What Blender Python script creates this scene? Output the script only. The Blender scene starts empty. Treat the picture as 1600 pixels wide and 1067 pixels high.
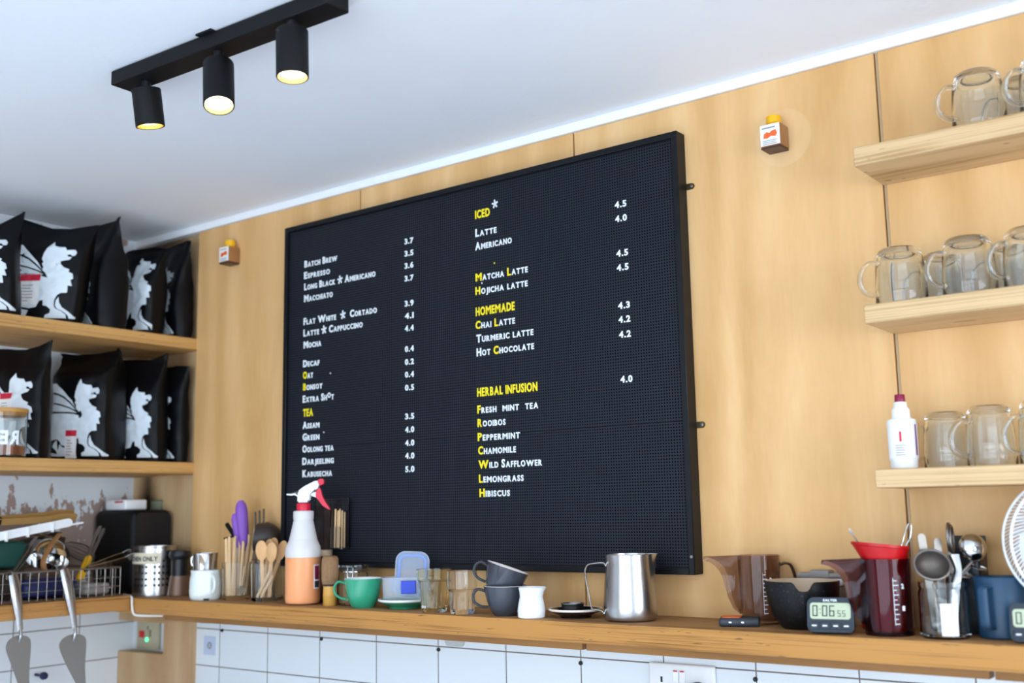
import bpy, bmesh, math, random
from mathutils import Vector, Matrix, noise
random.seed(7)
PI = math.pi
SC = bpy.context.scene
COL = SC.collection
EYE = 1.55                 # camera height; most heights below are given relative to it and lifted by EYE
# ------------------------------------------------------------------ camera
cam_d = bpy.data.cameras.new('camera'); cam = bpy.data.objects.new('camera', cam_d); COL.objects.link(cam)
yaw, pit, rol = -0.651214, 0.153326, -0.018175
f_ = Vector((math.sin(yaw)*math.cos(pit), math.cos(yaw)*math.cos(pit), math.sin(pit)))
r_ = Vector((math.cos(yaw), -math.sin(yaw), 0)); u_ = r_.cross(f_)
r2 = r_*math.cos(rol) + u_*math.sin(rol); u2 = -r_*math.sin(rol) + u_*math.cos(rol)
M = Matrix((( r2.x, u2.x, -f_.x, 0), (r2.y, u2.y, -f_.y, -2.0), (r2.z, u2.z, -f_.z, EYE), (0, 0, 0, 1)))
cam.matrix_world = M
cam_d.sensor_width = 36.0; cam_d.lens = 1728.77/1600*36.0
cam_d.clip_start = 0.05
cam_d.dof.use_dof = True; cam_d.dof.focus_distance = 2.26; cam_d.dof.aperture_fstop = 2.7
SC.camera = cam
# ------------------------------------------------------------------ world, lights, exposure
SC.view_settings.view_transform = 'Standard'; SC.view_settings.look = 'None'
SC.view_settings.exposure = -0.02; SC.view_settings.gamma = 1.0; SC.view_settings.use_curve_mapping = False
W = bpy.data.worlds.new('daylight'); SC.world = W; W.use_nodes = True
W.node_tree.nodes['Background'].inputs[0].default_value = (0.62, 0.78, 1.0, 1)
W.node_tree.nodes['Background'].inputs[1].default_value = 0.9
SC.cycles.max_bounces = 14; SC.cycles.transmission_bounces = 14; SC.cycles.transparent_max_bounces = 16
SC.cycles.glossy_bounces = 6; SC.cycles.diffuse_bounces = 5; SC.cycles.blur_glossy = 0.5; SC.cycles.sample_clamp_indirect = 4.0
def area(name, loc, target, sx, sy, power, col):
    l = bpy.data.lights.new(name, 'AREA'); l.shape = 'RECTANGLE'; l.size = sx; l.size_y = sy; l.energy = power; l.color = col
    o = bpy.data.objects.new(name, l); COL.objects.link(o); o.location = loc
    o.rotation_euler = (Vector(target)-Vector(loc)).to_track_quat('-Z', 'Y').to_euler(); return o
# daylight through the shop front behind the camera and a glazed right side; the sun is added, hitting the floor to bounce light up to the ceiling
area('window_light_front', (-.05, -4.62, 1.42), (-.05, 0, 1.42), 4.5, 1.8, 132, (0.74, 0.87, 1.0))
area('window_light_right', (2.66, -1.6, 1.5), (-1.0, -1.6, 1.5), 2.3, 1.25, 80, (0.86, 0.93, 1.0))
sun_d = bpy.data.lights.new('bounce_sun', 'SUN'); sun_d.energy = 9.5; sun_d.color = (.95, .97, 1); sun_d.angle = .02
bounce_sun = bpy.data.objects.new('bounce_sun', sun_d); COL.objects.link(bounce_sun); bounce_sun.rotation_euler = Vector((-.35, 1.0, -1.0)).to_track_quat('-Z', 'Y').to_euler()
# ------------------------------------------------------------------ mesh helpers
def srgb(h):
    h = h.lstrip('#'); c = [int(h[i:i+2], 16)/255 for i in (0, 2, 4)]
    return tuple((v/12.92 if v <= .04045 else ((v+.055)/1.055)**2.4) for v in c)
def BM(): return bmesh.new()
def box(bm, x0, x1, y0, y1, z0, z1, bev=0.0, seg=2):
    r = bmesh.ops.create_cube(bm, size=1.0)
    for v in r['verts']:
        v.co = Vector((x0+(v.co.x+.5)*(x1-x0), y0+(v.co.y+.5)*(y1-y0), z0+(v.co.z+.5)*(z1-z0)))
    if bev > 0:
        es = list({e for v in r['verts'] for e in v.link_edges})
        bmesh.ops.bevel(bm, geom=es, offset=bev, segments=seg, affect='EDGES', profile=.5)
    return bm
def lathe(bm, prof, seg=40, c=(0, 0, 0), mod=None, mats=None, close=False):
    """prof: list of (r, z); r = 0 becomes a pole. mod(ang, r, z) -> r. mats: material index per profile segment."""
    rings = []
    for r, z in prof:
        if r <= 1e-7: rings.append([bm.verts.new((c[0], c[1], c[2]+z))])
        else:
            ring = []
            for k in range(seg):
                a = 2*PI*k/seg; rr = mod(a, r, z) if mod else r
                ring.append(bm.verts.new((c[0]+rr*math.cos(a), c[1]+rr*math.sin(a), c[2]+z)))
            rings.append(ring)
    n = len(rings)
    for i in range(n if close else n-1):
        A, B = rings[i], rings[(i+1) % n]; mi = mats[i] if mats else 0
        if len(A) == 1 and len(B) == 1: continue
        for k in range(seg):
            k2 = (k+1) % seg
            if len(A) == 1: f = bm.faces.new((A[0], B[k2], B[k]))
            elif len(B) == 1: f = bm.faces.new((A[k], A[k2], B[0]))
            else: f = bm.faces.new((A[k], A[k2], B[k2], B[k]))
            f.material_index = mi
    return bm
def tube(bm, pts, r, seg=8, closed=False, flat=None):
    """sweep a circle (or an ellipse, flat=(a,b)) along points"""
    P = [Vector(p) for p in pts]; n = len(P); rings = []; up = None
    for i in range(n):
        if closed: t = (P[(i+1) % n]-P[i-1])
        else: t = P[min(i+1, n-1)]-P[max(i-1, 0)]
        t.normalize()
        if up is None:
            up = Vector((0, 0, 1)) if abs(t.z) < .9 else Vector((1, 0, 0))
        up = (up - t*up.dot(t)).normalized(); sd = t.cross(up)
        rr = r[i] if isinstance(r, (list, tuple)) else r
        a, b = (rr, rr) if flat is None else (rr*flat[0], rr*flat[1])
        rings.append([bm.verts.new(P[i]+up*(a*math.cos(2*PI*k/seg))+sd*(b*math.sin(2*PI*k/seg))) for k in range(seg)])
    for i in range(n if closed else n-1):
        A, B = rings[i], rings[(i+1) % n]
        for k in range(seg): bm.faces.new((A[k], A[(k+1) % seg], B[(k+1) % seg], B[k]))
    if not closed:
        bm.faces.new(list(reversed(rings[0]))); bm.faces.new(rings[-1])
    return bm
def prism(bm, pts, d0, d1, plane='xz'):
    """extrude a 2-D outline; plane xz extrudes along y, xy along z, yz along x"""
    def mk(p, d): return {'xz': (p[0], d, p[1]), 'xy': (p[0], p[1], d), 'yz': (d, p[0], p[1])}[plane]
    A = [bm.verts.new(mk(p, d0)) for p in pts]; B = [bm.verts.new(mk(p, d1)) for p in pts]; n = len(pts)
    bm.faces.new(A); bm.faces.new(list(reversed(B)))
    for i in range(n): bm.faces.new((A[i], B[i], B[(i+1) % n], A[(i+1) % n]))
    return bm
def sphere(bm, c, r, sc=(1, 1, 1), seg=20, rot=None):
    m = Matrix.Translation(c) @ (rot if rot is not None else Matrix()) @ Matrix.Diagonal((*[r*s for s in sc], 1))
    bmesh.ops.create_uvsphere(bm, u_segments=seg, v_segments=max(8, seg*2//3), radius=1, matrix=m); return bm
def rrect(w, h, r, n=5, cx=0, cy=0):
    out = []
    for sx, sy, a0 in ((1, 1, 0), (-1, 1, PI/2), (-1, -1, PI), (1, -1, 1.5*PI)):
        for k in range(n+1):
            a = a0+PI/2*k/n; out.append((cx+sx*(w/2-r)+r*math.cos(a), cy+sy*(h/2-r)+r*math.sin(a)))
    return out
def arc(fn, n): return [fn(i/n) for i in range(n+1)]
def bez(p, n=12):
    P = [Vector(q) for q in p]; out = []
    for i in range(n+1):
        t = i/n; Q = P[:]
        while len(Q) > 1: Q = [a.lerp(b, t) for a, b in zip(Q, Q[1:])]
        out.append(Q[0])
    return out
def spline(p, n=6):
    P = [Vector(q) for q in p]; out = []
    for i in range(len(P)-1):
        a, b, c, d = P[max(i-1, 0)], P[i], P[i+1], P[min(i+2, len(P)-1)]
        for k in range(n):
            t = k/n; out.append(.5*((2*b)+(c-a)*t+(2*a-5*b+4*c-d)*t*t+(3*b-a-3*c+d)*t**3))
    out.append(P[-1]); return out
def obj(name, bm, m, parent=None, loc=None, rot=None, angle=38, smooth=True):
    bmesh.ops.recalc_face_normals(bm, faces=bm.faces[:])
    ca = math.radians(angle)
    for e in bm.edges: e.smooth = not (len(e.link_faces) == 2 and e.calc_face_angle(0) > ca)
    for f in bm.faces: f.smooth = smooth
    me = bpy.data.meshes.new(name); bm.to_mesh(me); bm.free()
    for k in (m if isinstance(m, (list, tuple)) else [m]): me.materials.append(k)
    o = bpy.data.objects.new(name, me); COL.objects.link(o)
    if parent is not None: o.parent = parent
    if loc is not None: o.location = loc
    if rot is not None: o.rotation_euler = rot
    return o
def tag(o, label, cat, group=None):
    o['label'] = label; o['category'] = cat
    if group: o['group'] = group
    return o
def thing(name, label, cat, loc=(0, 0, 0), rz=0.0, group=None, rot=None):
    o = bpy.data.objects.new(name, None); COL.objects.link(o); o.empty_display_size = .02
    o.location = loc; o.rotation_euler = rot if rot else (0, 0, rz)
    return tag(o, label, cat, group)
def struct(name, bm, m, parent=None, **k):
    o = obj(name, bm, m, parent, **k); o['kind'] = 'structure'; return o
def kids(o): return [c for c in bpy.data.objects if c.parent == o]
def dup(o, loc=None, rz=None, label=None, parent=None):
    c = o.copy(); COL.objects.link(c)
    if parent is not None: c.parent = parent
    if loc is not None: c.location = loc
    if rz is not None: c.rotation_euler = (0, 0, rz)
    if label: c['label'] = label
    for ch in kids(o): dup(ch, parent=c)
    return c
# ------------------------------------------------------------------ materials
def nodes(name):
    m = bpy.data.materials.new(name); m.use_nodes = True; nt = m.node_tree
    return m, nt, nt.nodes['Principled BSDF']
def N(nt, t, **k):
    n = nt.nodes.new(t)
    for a, b in k.items():
        if a.startswith('i_'):
            key = a[2:]; key = int(key) if key.isdigit() else key.replace('_', ' ')
            n.inputs[key].default_value = b
        else: setattr(n, a, b)
    return n
def L(nt, a, b): nt.links.new(a, b)
def col4(c): return (*(srgb(c) if isinstance(c, str) else c), 1)
def mat(name, col, rough=.5, metal=0., trans=0., ior=1.45, coat=0., bump=0., bscale=60., var=0., spec=None, emit=None, es=0., sss=0., alpha=1.):
    m, nt, b = nodes(name)
    b.inputs['Base Color'].default_value = col4(col); b.inputs['Roughness'].default_value = rough; b.inputs['Metallic'].default_value = metal
    b.inputs['Transmission Weight'].default_value = trans; b.inputs['IOR'].default_value = ior; b.inputs['Coat Weight'].default_value = coat
    b.inputs['Alpha'].default_value = alpha
    if spec is not None: b.inputs['Specular IOR Level'].default_value = spec
    if emit: b.inputs['Emission Color'].default_value = col4(emit); b.inputs['Emission Strength'].default_value = es
    if sss: b.inputs['Subsurface Weight'].default_value = sss; b.inputs['Subsurface Radius'].default_value = (.01, .008, .005); b.inputs['Subsurface Scale'].default_value = .5
    tc = N(nt, 'ShaderNodeTexCoord')
    nz = N(nt, 'ShaderNodeTexNoise', i_Scale=bscale, i_Detail=4.0); L(nt, tc.outputs['Object'], nz.inputs['Vector'])
    v = var if var else .04
    mx = N(nt, 'ShaderNodeMix', data_type='RGBA', blend_type='MULTIPLY'); mx.inputs[0].default_value = 1
    rp = N(nt, 'ShaderNodeMapRange'); rp.inputs[3].default_value = 1-v; rp.inputs[4].default_value = 1+v
    L(nt, nz.outputs[0], rp.inputs[0]); mx.inputs[6].default_value = col4(col)
    cmb = N(nt, 'ShaderNodeCombineColor')
    for k in range(3): L(nt, rp.outputs[0], cmb.inputs[k])
    L(nt, cmb.outputs[0], mx.inputs[7]); L(nt, mx.outputs[2], b.inputs['Base Color'])
    if bump:
        bp = N(nt, 'ShaderNodeBump', i_Strength=bump, i_Distance=.002); L(nt, nz.outputs[0], bp.inputs['Height']); L(nt, bp.outputs[0], b.inputs['Normal'])
    return m
def mth(nt, op, a, b=None, c=None):
    n = N(nt, 'ShaderNodeMath', operation=op)
    for i, v in enumerate((a, b, c)):
        if v is None: continue
        if isinstance(v, (int, float)): n.inputs[i].default_value = v
        else: L(nt, v, n.inputs[i])
    return n.outputs[0]
def ramp(nt, fac, stops):
    r = N(nt, 'ShaderNodeValToRGB'); e = r.color_ramp.elements
    while len(e) < len(stops): e.new(.5)
    for k, (p, c) in enumerate(stops): e[k].position = p; e[k].color = col4(c)
    L(nt, fac, r.inputs[0]); return r.outputs[0]
def mixc(nt, fac, a, b, mode='MIX'):
    m = N(nt, 'ShaderNodeMix', data_type='RGBA', blend_type=mode)
    for s, v in ((0, fac), (6, a), (7, b)):
        if isinstance(v, (int, float)): m.inputs[s].default_value = v
        elif isinstance(v, tuple) or isinstance(v, str): m.inputs[s].default_value = col4(v)
        else: L(nt, v, m.inputs[s])
    return m.outputs[2]
def plywood(name, c0, c1, c2, sc, rough=.5, fine=.5):
    """birch face: broad cloudy flame figure plus fine grain; sc stretches the grain"""
    m, nt, b = nodes(name); tc = N(nt, 'ShaderNodeTexCoord')
    mp = N(nt, 'ShaderNodeMapping'); mp.inputs['Scale'].default_value = sc; L(nt, tc.outputs['Object'], mp.inputs['Vector'])
    n1 = N(nt, 'ShaderNodeTexNoise', i_Scale=1.0, i_Detail=5.0, i_Roughness=.55, i_Distortion=1.6); L(nt, mp.outputs[0], n1.inputs['Vector'])
    w = N(nt, 'ShaderNodeTexWave', i_Scale=.55, i_Distortion=9.0, i_Detail=3.0, i_Detail_Scale=1.2); L(nt, mp.outputs[0], w.inputs['Vector'])
    mp2 = N(nt, 'ShaderNodeMapping'); mp2.inputs['Scale'].default_value = tuple(s*22 for s in sc); L(nt, tc.outputs['Object'], mp2.inputs['Vector'])
    n2 = N(nt, 'ShaderNodeTexNoise', i_Scale=1.0, i_Detail=3.0); L(nt, mp2.outputs[0], n2.inputs['Vector'])
    f = mth(nt, 'ADD', mth(nt, 'MULTIPLY', n1.outputs[0], .62), mth(nt, 'MULTIPLY', w.outputs['Fac'], .16))
    f = mth(nt, 'ADD', f, mth(nt, 'MULTIPLY', n2.outputs[0], .22*fine*2))
    c = ramp(nt, f, [(.30, c0), (.52, c1), (.74, c2)])
    vo = N(nt, 'ShaderNodeTexVoronoi', i_Scale=5.5); L(nt, tc.outputs['Object'], vo.inputs['Vector'])
    knot = mth(nt, 'LESS_THAN', vo.outputs['Distance'], .02)
    c = mixc(nt, mth(nt, 'MULTIPLY', knot, .5), c, '7a5632')
    if name == 'birch_plywood':   # round pale patch left around the wall jar
        vm = N(nt, 'ShaderNodeVectorMath', operation='DISTANCE'); L(nt, tc.outputs['Object'], vm.inputs[0]); vm.inputs[1].default_value = (-.842, 0, EYE+.722)
        pm = N(nt, 'ShaderNodeMapRange'); pm.inputs[1].default_value = .056; pm.inputs[2].default_value = .060; pm.inputs[3].default_value = .22; pm.inputs[4].default_value = 0; L(nt, vm.outputs['Value'], pm.inputs[0])
        c = mixc(nt, pm.outputs[0], c, 'efd2a4')
    L(nt, c, b.inputs['Base Color']); b.inputs['Roughness'].default_value = rough; b.inputs['Specular IOR Level'].default_value = .35
    bp = N(nt, 'ShaderNodeBump', i_Strength=.06, i_Distance=.001); L(nt, n2.outputs[0], bp.inputs['Height']); L(nt, bp.outputs[0], b.inputs['Normal'])
    return m
def plyedge(name, base, dark, axis, rough=.55, contrast=.75):
    """counter and shelf boards: plies seen on the edge as thin horizontal lines, faces plain grain along the board"""
    m, nt, b = nodes(name); tc = N(nt, 'ShaderNodeTexCoord')
    mp = N(nt, 'ShaderNodeMapping'); mp.inputs['Scale'].default_value = {'x': (2.2, 16, 420), 'y': (16, 2.2, 420)}[axis]; L(nt, tc.outputs['Object'], mp.inputs['Vector'])
    n1 = N(nt, 'ShaderNodeTexNoise', i_Scale=1.0, i_Detail=3.0, i_Roughness=.6); L(nt, mp.outputs[0], n1.inputs['Vector'])
    mp3 = N(nt, 'ShaderNodeMapping'); mp3.inputs['Scale'].default_value = {'x': (4, 60, 60), 'y': (60, 4, 60)}[axis]; L(nt, tc.outputs['Object'], mp3.inputs['Vector'])
    n3 = N(nt, 'ShaderNodeTexNoise', i_Scale=1.0, i_Detail=4.0); L(nt, mp3.outputs[0], n3.inputs['Vector'])
    n4 = N(nt, 'ShaderNodeTexNoise', i_Scale=3.0, i_Detail=4.0, i_Roughness=.65); L(nt, tc.outputs['Object'], n4.inputs['Vector'])
    f = mth(nt, 'ADD', mth(nt, 'MULTIPLY', n1.outputs[0], .55), mth(nt, 'MULTIPLY', n3.outputs[0], .30)); f = mth(nt, 'ADD', f, mth(nt, 'MULTIPLY', n4.outputs[0], .15))
    c = ramp(nt, f, [(.34, dark), (.34+.2*contrast, base), (.72, base)])
    mp5 = N(nt, 'ShaderNodeMapping'); mp5.inputs['Scale'].default_value = {'x': (26, 60, 300), 'y': (60, 26, 300)}[axis]; L(nt, tc.outputs['Object'], mp5.inputs['Vector'])
    n5 = N(nt, 'ShaderNodeTexNoise', i_Scale=1.0, i_Detail=1.0); L(nt, mp5.outputs[0], n5.inputs['Vector'])
    c = mixc(nt, mth(nt, 'MULTIPLY', mth(nt, 'GREATER_THAN', n5.outputs[0], .75), .7), c, '4a3320')
    L(nt, c, b.inputs['Base Color']); b.inputs['Roughness'].default_value = rough; b.inputs['Specular IOR Level'].default_value = .3
    bp = N(nt, 'ShaderNodeBump', i_Strength=.12, i_Distance=.001); L(nt, n3.outputs[0], bp.inputs['Height']); L(nt, bp.outputs[0], b.inputs['Normal'])
    return m
def tiles(name, ax, off):
    m, nt, b = nodes(name); tc = N(nt, 'ShaderNodeTexCoord'); sp = N(nt, 'ShaderNodeSeparateXYZ'); L(nt, tc.outputs['Object'], sp.inputs[0])
    cm = N(nt, 'ShaderNodeCombineXYZ'); L(nt, mth(nt, 'ADD', sp.outputs[ax], off), cm.inputs[0]); L(nt, mth(nt, 'ADD', sp.outputs[2], -(EYE-.305)+2), cm.inputs[1])
    bt = N(nt, 'ShaderNodeTexBrick', offset=0.0, squash=1.0, i_Scale=1.0, i_Mortar_Size=.0016, i_Mortar_Smooth=.25, i_Bias=0.0, i_Brick_Width=.2, i_Row_Height=.1)
    bt.inputs['Color1'].default_value = col4('dfe5ea'); bt.inputs['Color2'].default_value = col4('dae1e7'); bt.inputs['Mortar'].default_value = col4('6f6a64')
    L(nt, cm.outputs[0], bt.inputs['Vector']); L(nt, bt.outputs['Color'], b.inputs['Base Color'])
    b.inputs['Roughness'].default_value = .16
    rr = N(nt, 'ShaderNodeMapRange'); rr.inputs[3].default_value = .16; rr.inputs[4].default_value = .8; L(nt, bt.outputs['Fac'], rr.inputs[0]); L(nt, rr.outputs[0], b.inputs['Roughness'])
    bp = N(nt, 'ShaderNodeBump', invert=True, i_Strength=.5, i_Distance=.0015); L(nt, bt.outputs['Fac'], bp.inputs['Height']); L(nt, bp.outputs[0], b.inputs['Normal'])
    return m
def plaster(name, col, scale, strength, peel=False):
    m, nt, b = nodes(name); tc = N(nt, 'ShaderNodeTexCoord')
    n1 = N(nt, 'ShaderNodeTexNoise', i_Scale=scale, i_Detail=6.0, i_Roughness=.6); L(nt, tc.outputs['Object'], n1.inputs['Vector'])
    bp = N(nt, 'ShaderNodeBump', i_Strength=strength, i_Distance=.004); L(nt, n1.outputs[0], bp.inputs['Height']); L(nt, bp.outputs[0], b.inputs['Normal'])
    b.inputs['Roughness'].default_value = .75; b.inputs['Base Color'].default_value = col4(col)
    if peel:   # old paint flaked off in a ragged band above the counter
        sp = N(nt, 'ShaderNodeSeparateXYZ'); L(nt, tc.outputs['Object'], sp.inputs[0])
        mp = N(nt, 'ShaderNodeMapping'); mp.inputs['Scale'].default_value = (1, 1, .55); L(nt, tc.outputs['Object'], mp.inputs['Vector'])
        n2 = N(nt, 'ShaderNodeTexNoise', i_Scale=26.0, i_Detail=5.0, i_Roughness=.62); L(nt, mp.outputs[0], n2.inputs['Vector'])
        g = N(nt, 'ShaderNodeMapRange'); g.inputs[1].default_value = EYE+.0; g.inputs[2].default_value = EYE+.11; g.inputs[3].default_value = .62; g.inputs[4].default_value = .31; L(nt, sp.outputs[2], g.inputs[0])
        top = N(nt, 'ShaderNodeMapRange'); top.inputs[1].default_value = EYE+.7; top.inputs[2].default_value = EYE+.9; top.inputs[3].default_value = 0; top.inputs[4].default_value = .1; L(nt, sp.outputs[2], top.inputs[0])
        mk = mth(nt, 'LESS_THAN', n2.outputs[0], mth(nt, 'ADD', g.outputs[0], top.outputs[0]))
        L(nt, mixc(nt, mk, col, 'a08a80'), b.inputs['Base Color'])
    return m
MAT = dict(
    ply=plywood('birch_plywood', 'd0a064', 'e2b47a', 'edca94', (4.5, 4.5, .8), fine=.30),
    plydark=plywood('shaded_plywood', 'b59067', 'c5a47a', 'd2b690', (4.5, 4.5, .9), fine=.35),  # same ply, darker: the shade of the left recess is in its colour
    counter=plyedge('worn_ply_counter', 'bd8747', '6f451f', 'x'),
    counter_l=plyedge('worn_ply_side_counter', 'b68248', '704823', 'y'),
    ctop=plyedge('worn_counter_top', 'a3774a', '77512f', 'x', rough=.6), ctop_l=plyedge('worn_side_counter_top', 'a3774a', '77512f', 'y', rough=.6),
    shelf_r=plyedge('ply_shelf_boards', 'd6b486', 'a5804f', 'x', contrast=.9),
    shelf_l=plyedge('ply_side_shelf_boards', 'c99a5c', '966a38', 'y', contrast=.9),
    batten=plywood('shaded_batten_wood', '875d2f', '956a38', 'a37745', (1.2, 8, 20)),  # wood colour darkened to carry the shade under the counter
    gap=mat('joint_strip', '8d7355', .8), strip=mat('joint_batten', 'bda27c', .7), tile=tiles('white_tiles', 0, .5567+4.0+.0), tile_l=tiles('white_side_tiles', 1, .147+4.0),
    ceiling=plaster('ceiling_paint', 'edf1f6', 9, .5), white=plaster('wall_paint', 'dfe4e8', 14, .3), peel=plaster('flaking_paint', 'd7dee4', 20, .2, True),
    trimw=mat('white_gloss_trim', 'f4f6f8', .35), floor=mat('pale_floor', 'c9d0da', .55, bscale=3, var=.06),
    black=mat('black_metal', '0c0e12', .42, spec=.3, bump=.02, bscale=900), blackp=mat('black_plastic', '14151a', .38), matte=mat('matte_black', '0b0c0e', .55, spec=.25),
    steel=mat('brushed_steel', 'b2b1b0', .26, 1., bump=.03, bscale=300), chrome=mat('polished_steel', 'd6d6d6', .1, 1.), dsteel=mat('dull_steel', '918b85', .42, 1., bump=.05, bscale=200), brass=mat('dull_brass', '6d6248', .4, 1.),
    glass=mat('clear_glass', 'f6fafa', .02, 0, 1., 1.47), amber=mat('straw_glass', 'fdf7e2', .02, 0, 1., 1.36), thin=mat('tumbler_glass', 'fbfdfd', .02, 0, 1., 1.22), pale=mat('clear_tumbler_glass', 'fefefd', .02, 0, 1., 1.36), acrylic=mat('clear_acrylic', 'eef1f2', .03, 0, 1., 1.4), smoky=mat('smoky_polycarbonate', 'c6b6b0', .04, 0, 1., 1.3), smokyp=mat('plum_polycarbonate', 'a88ea0', .05, 0, 1., 1.3),
    porc=mat('white_porcelain', 'eef1f3', .14, coat=.3), cream=mat('cream_enamel', 'e6ece6', .25), green=mat('green_glaze', '2f9a76', .16, coat=.4), charcoal=mat('charcoal_glaze', '3b3f47', .22, coat=.2), blackglz=mat('black_glaze', '1a1517', .18, coat=.4),
    rimp=mat('pink_white_glaze', 'eee2dc', .2), birch=mat('birch_sticks', 'dfb98a', .65, bscale=40, var=.12), spoonw=mat('birch_spoons', 'e6b57e', .6, bscale=30, var=.1), bamboo=mat('bamboo_handle', 'dba550', .45, bscale=30, var=.12), tine=mat('bamboo_tines', '8f6c49', .6, bscale=120, var=.3),
    purple=mat('purple_rubber', '8656b4', .55), brownp=mat('dark_scoop_plastic', '3a2f28', .38), red=mat('red_plastic', 'b8070f', .35), redcap=mat('red_cap', 'd81f3c', .35), maroon=mat('maroon_cap', '8a1740', .35), whitep=mat('white_plastic', 'eef0f2', .35),
    yellow=mat('yellow_plastic', 'f0b40e', .4), blue=mat('blue_plastic', '1440c8', .35), bluel=mat('pale_blue_gasket', '7d9ad8', .4), navy=mat('navy_plastic', '101d4a', .4), teal=mat('teal_plastic', '16463f', .5), orange=mat('orange_plastic', 'e8662a', .45),
    bag=mat('black_bag_film', '050609', .42, spec=.22, bump=.3, bscale=24), logo=mat('white_print', 'd9e2e8', .5), paper=mat('label_paper', 'eceae8', .7), redink=mat('red_ink', 'c8203c', .6), greyink=mat('grey_ink', '8f8f93', .7), darkink=mat('dark_ink', '2b2b30', .7),
    letw=mat('white_letters', 'e8edf0', .45), lety=mat('yellow_letters', 'f2dc1e', .45), beige=mat('beige_plate', 'b9b49a', .5), neon=mat('red_rocker', 'd01818', .3), led=mat('green_lamp', '30ff70', .4, emit='30ff80', es=6), socket=mat('socket_plastic', 'e6e8ea', .3),
    liquid=mat('orange_cleaner', 'f6983c', .3, sss=.15), lcd=mat('lcd_glass', 'b9c2a4', .2), seg=mat('lcd_segments', '2b3236', .4), slate=mat('slate_plastic', '2a323b', .42), bluemug=mat('steel_blue_enamel', '1d435f', .38), cork=mat('bamboo_lid', 'bb8747', .5, bscale=40, var=.12), grounds=mat('brown_grounds', '8d4a22', .9, bscale=200, var=.3), stone=mat('black_speckled_clay', '08090a', .5, bump=.4, bscale=160, var=.8, spec=.35), clay=mat('beige_glaze', 'c8b295', .4), grey=mat('grey_lid', '8b8580', .5), cable=mat('white_cable', 'ddd9cf', .5),
    frost=None, poly=None)
def translucent(name, col, alpha, rough=.3):
    m, nt, b = nodes(name); b.inputs['Base Color'].default_value = col4(col); b.inputs['Roughness'].default_value = rough
    tr = N(nt, 'ShaderNodeBsdfTransparent'); mx = N(nt, 'ShaderNodeMixShader'); mx.inputs[0].default_value = alpha
    nz = N(nt, 'ShaderNodeTexNoise', i_Scale=30.0); tc = N(nt, 'ShaderNodeTexCoord'); L(nt, tc.outputs['Object'], nz.inputs['Vector'])
    rp = N(nt, 'ShaderNodeMapRange'); rp.inputs[3].default_value = alpha-.04; rp.inputs[4].default_value = alpha+.04; L(nt, nz.outputs[0], rp.inputs[0]); L(nt, rp.outputs[0], mx.inputs[0])
    L(nt, tr.outputs[0], mx.inputs[1]); L(nt, b.outputs[0], mx.inputs[2]); L(nt, mx.outputs[0], nt.nodes['Material Output'].inputs[0]); return m
MAT['frost'] = translucent('frosted_polythene', 'f0eeee', .72); MAT['frostwet'] = translucent('wet_polythene', 'f6e6d8', .18); MAT['poly'] = translucent('clear_polypropylene', 'd5e0ea', .22, .15); MAT['polylid'] = translucent('clear_lid_plastic', 'c4d0e6', .38, .15)
MAT['fanw'] = mat('white_fan_plastic', 'e8ebef', .35)
def lamp_mat():
    m, nt, b = nodes('lit_lamp'); b.inputs['Base Color'].default_value = (1, .9, .7, 1)
    b.inputs['Emission Color'].default_value = (1, .80, .48, 1); b.inputs['Emission Strength'].default_value = 9; return m
MAT['lamp'] = lamp_mat()
def pegmat():
    """black letter board: a 6.3 mm grid of small round holes"""
    m, nt, b = nodes('letter_board_face'); tc = N(nt, 'ShaderNodeTexCoord'); sp = N(nt, 'ShaderNodeSeparateXYZ'); L(nt, tc.outputs['Object'], sp.inputs[0])
    p = .0063; d = []
    for ax in (0, 2):
        f = mth(nt, 'FRACT', mth(nt, 'MULTIPLY', mth(nt, 'ADD', sp.outputs[ax], 10), 1/p)); d.append(mth(nt, 'SUBTRACT', f, .5))
    r = mth(nt, 'SQRT', mth(nt, 'ADD', mth(nt, 'MULTIPLY', d[0], d[0]), mth(nt, 'MULTIPLY', d[1], d[1])))
    g = N(nt, 'ShaderNodeMapRange'); g.inputs[1].default_value = .20; g.inputs[2].default_value = .29; L(nt, r, g.inputs[0])
    c = mixc(nt, g.outputs[0], (.0012, .0012, .0016), (.0095, .0125, .020)); L(nt, c, b.inputs['Base Color'])
    ro = N(nt, 'ShaderNodeMapRange'); ro.inputs[3].default_value = .9; ro.inputs[4].default_value = .5; L(nt, g.outputs[0], ro.inputs[0]); L(nt, ro.outputs[0], b.inputs['Roughness'])
    sp2 = N(nt, 'ShaderNodeMapRange'); sp2.inputs[3].default_value = .03; sp2.inputs[4].default_value = .25; L(nt, g.outputs[0], sp2.inputs[0]); L(nt, sp2.outputs[0], b.inputs['Specular IOR Level'])
    bp = N(nt, 'ShaderNodeBump', i_Strength=.35, i_Distance=.0015); L(nt, g.outputs[0], bp.inputs['Height']); L(nt, bp.outputs[0], b.inputs['Normal']); return m
MAT['peg'] = pegmat()

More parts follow.
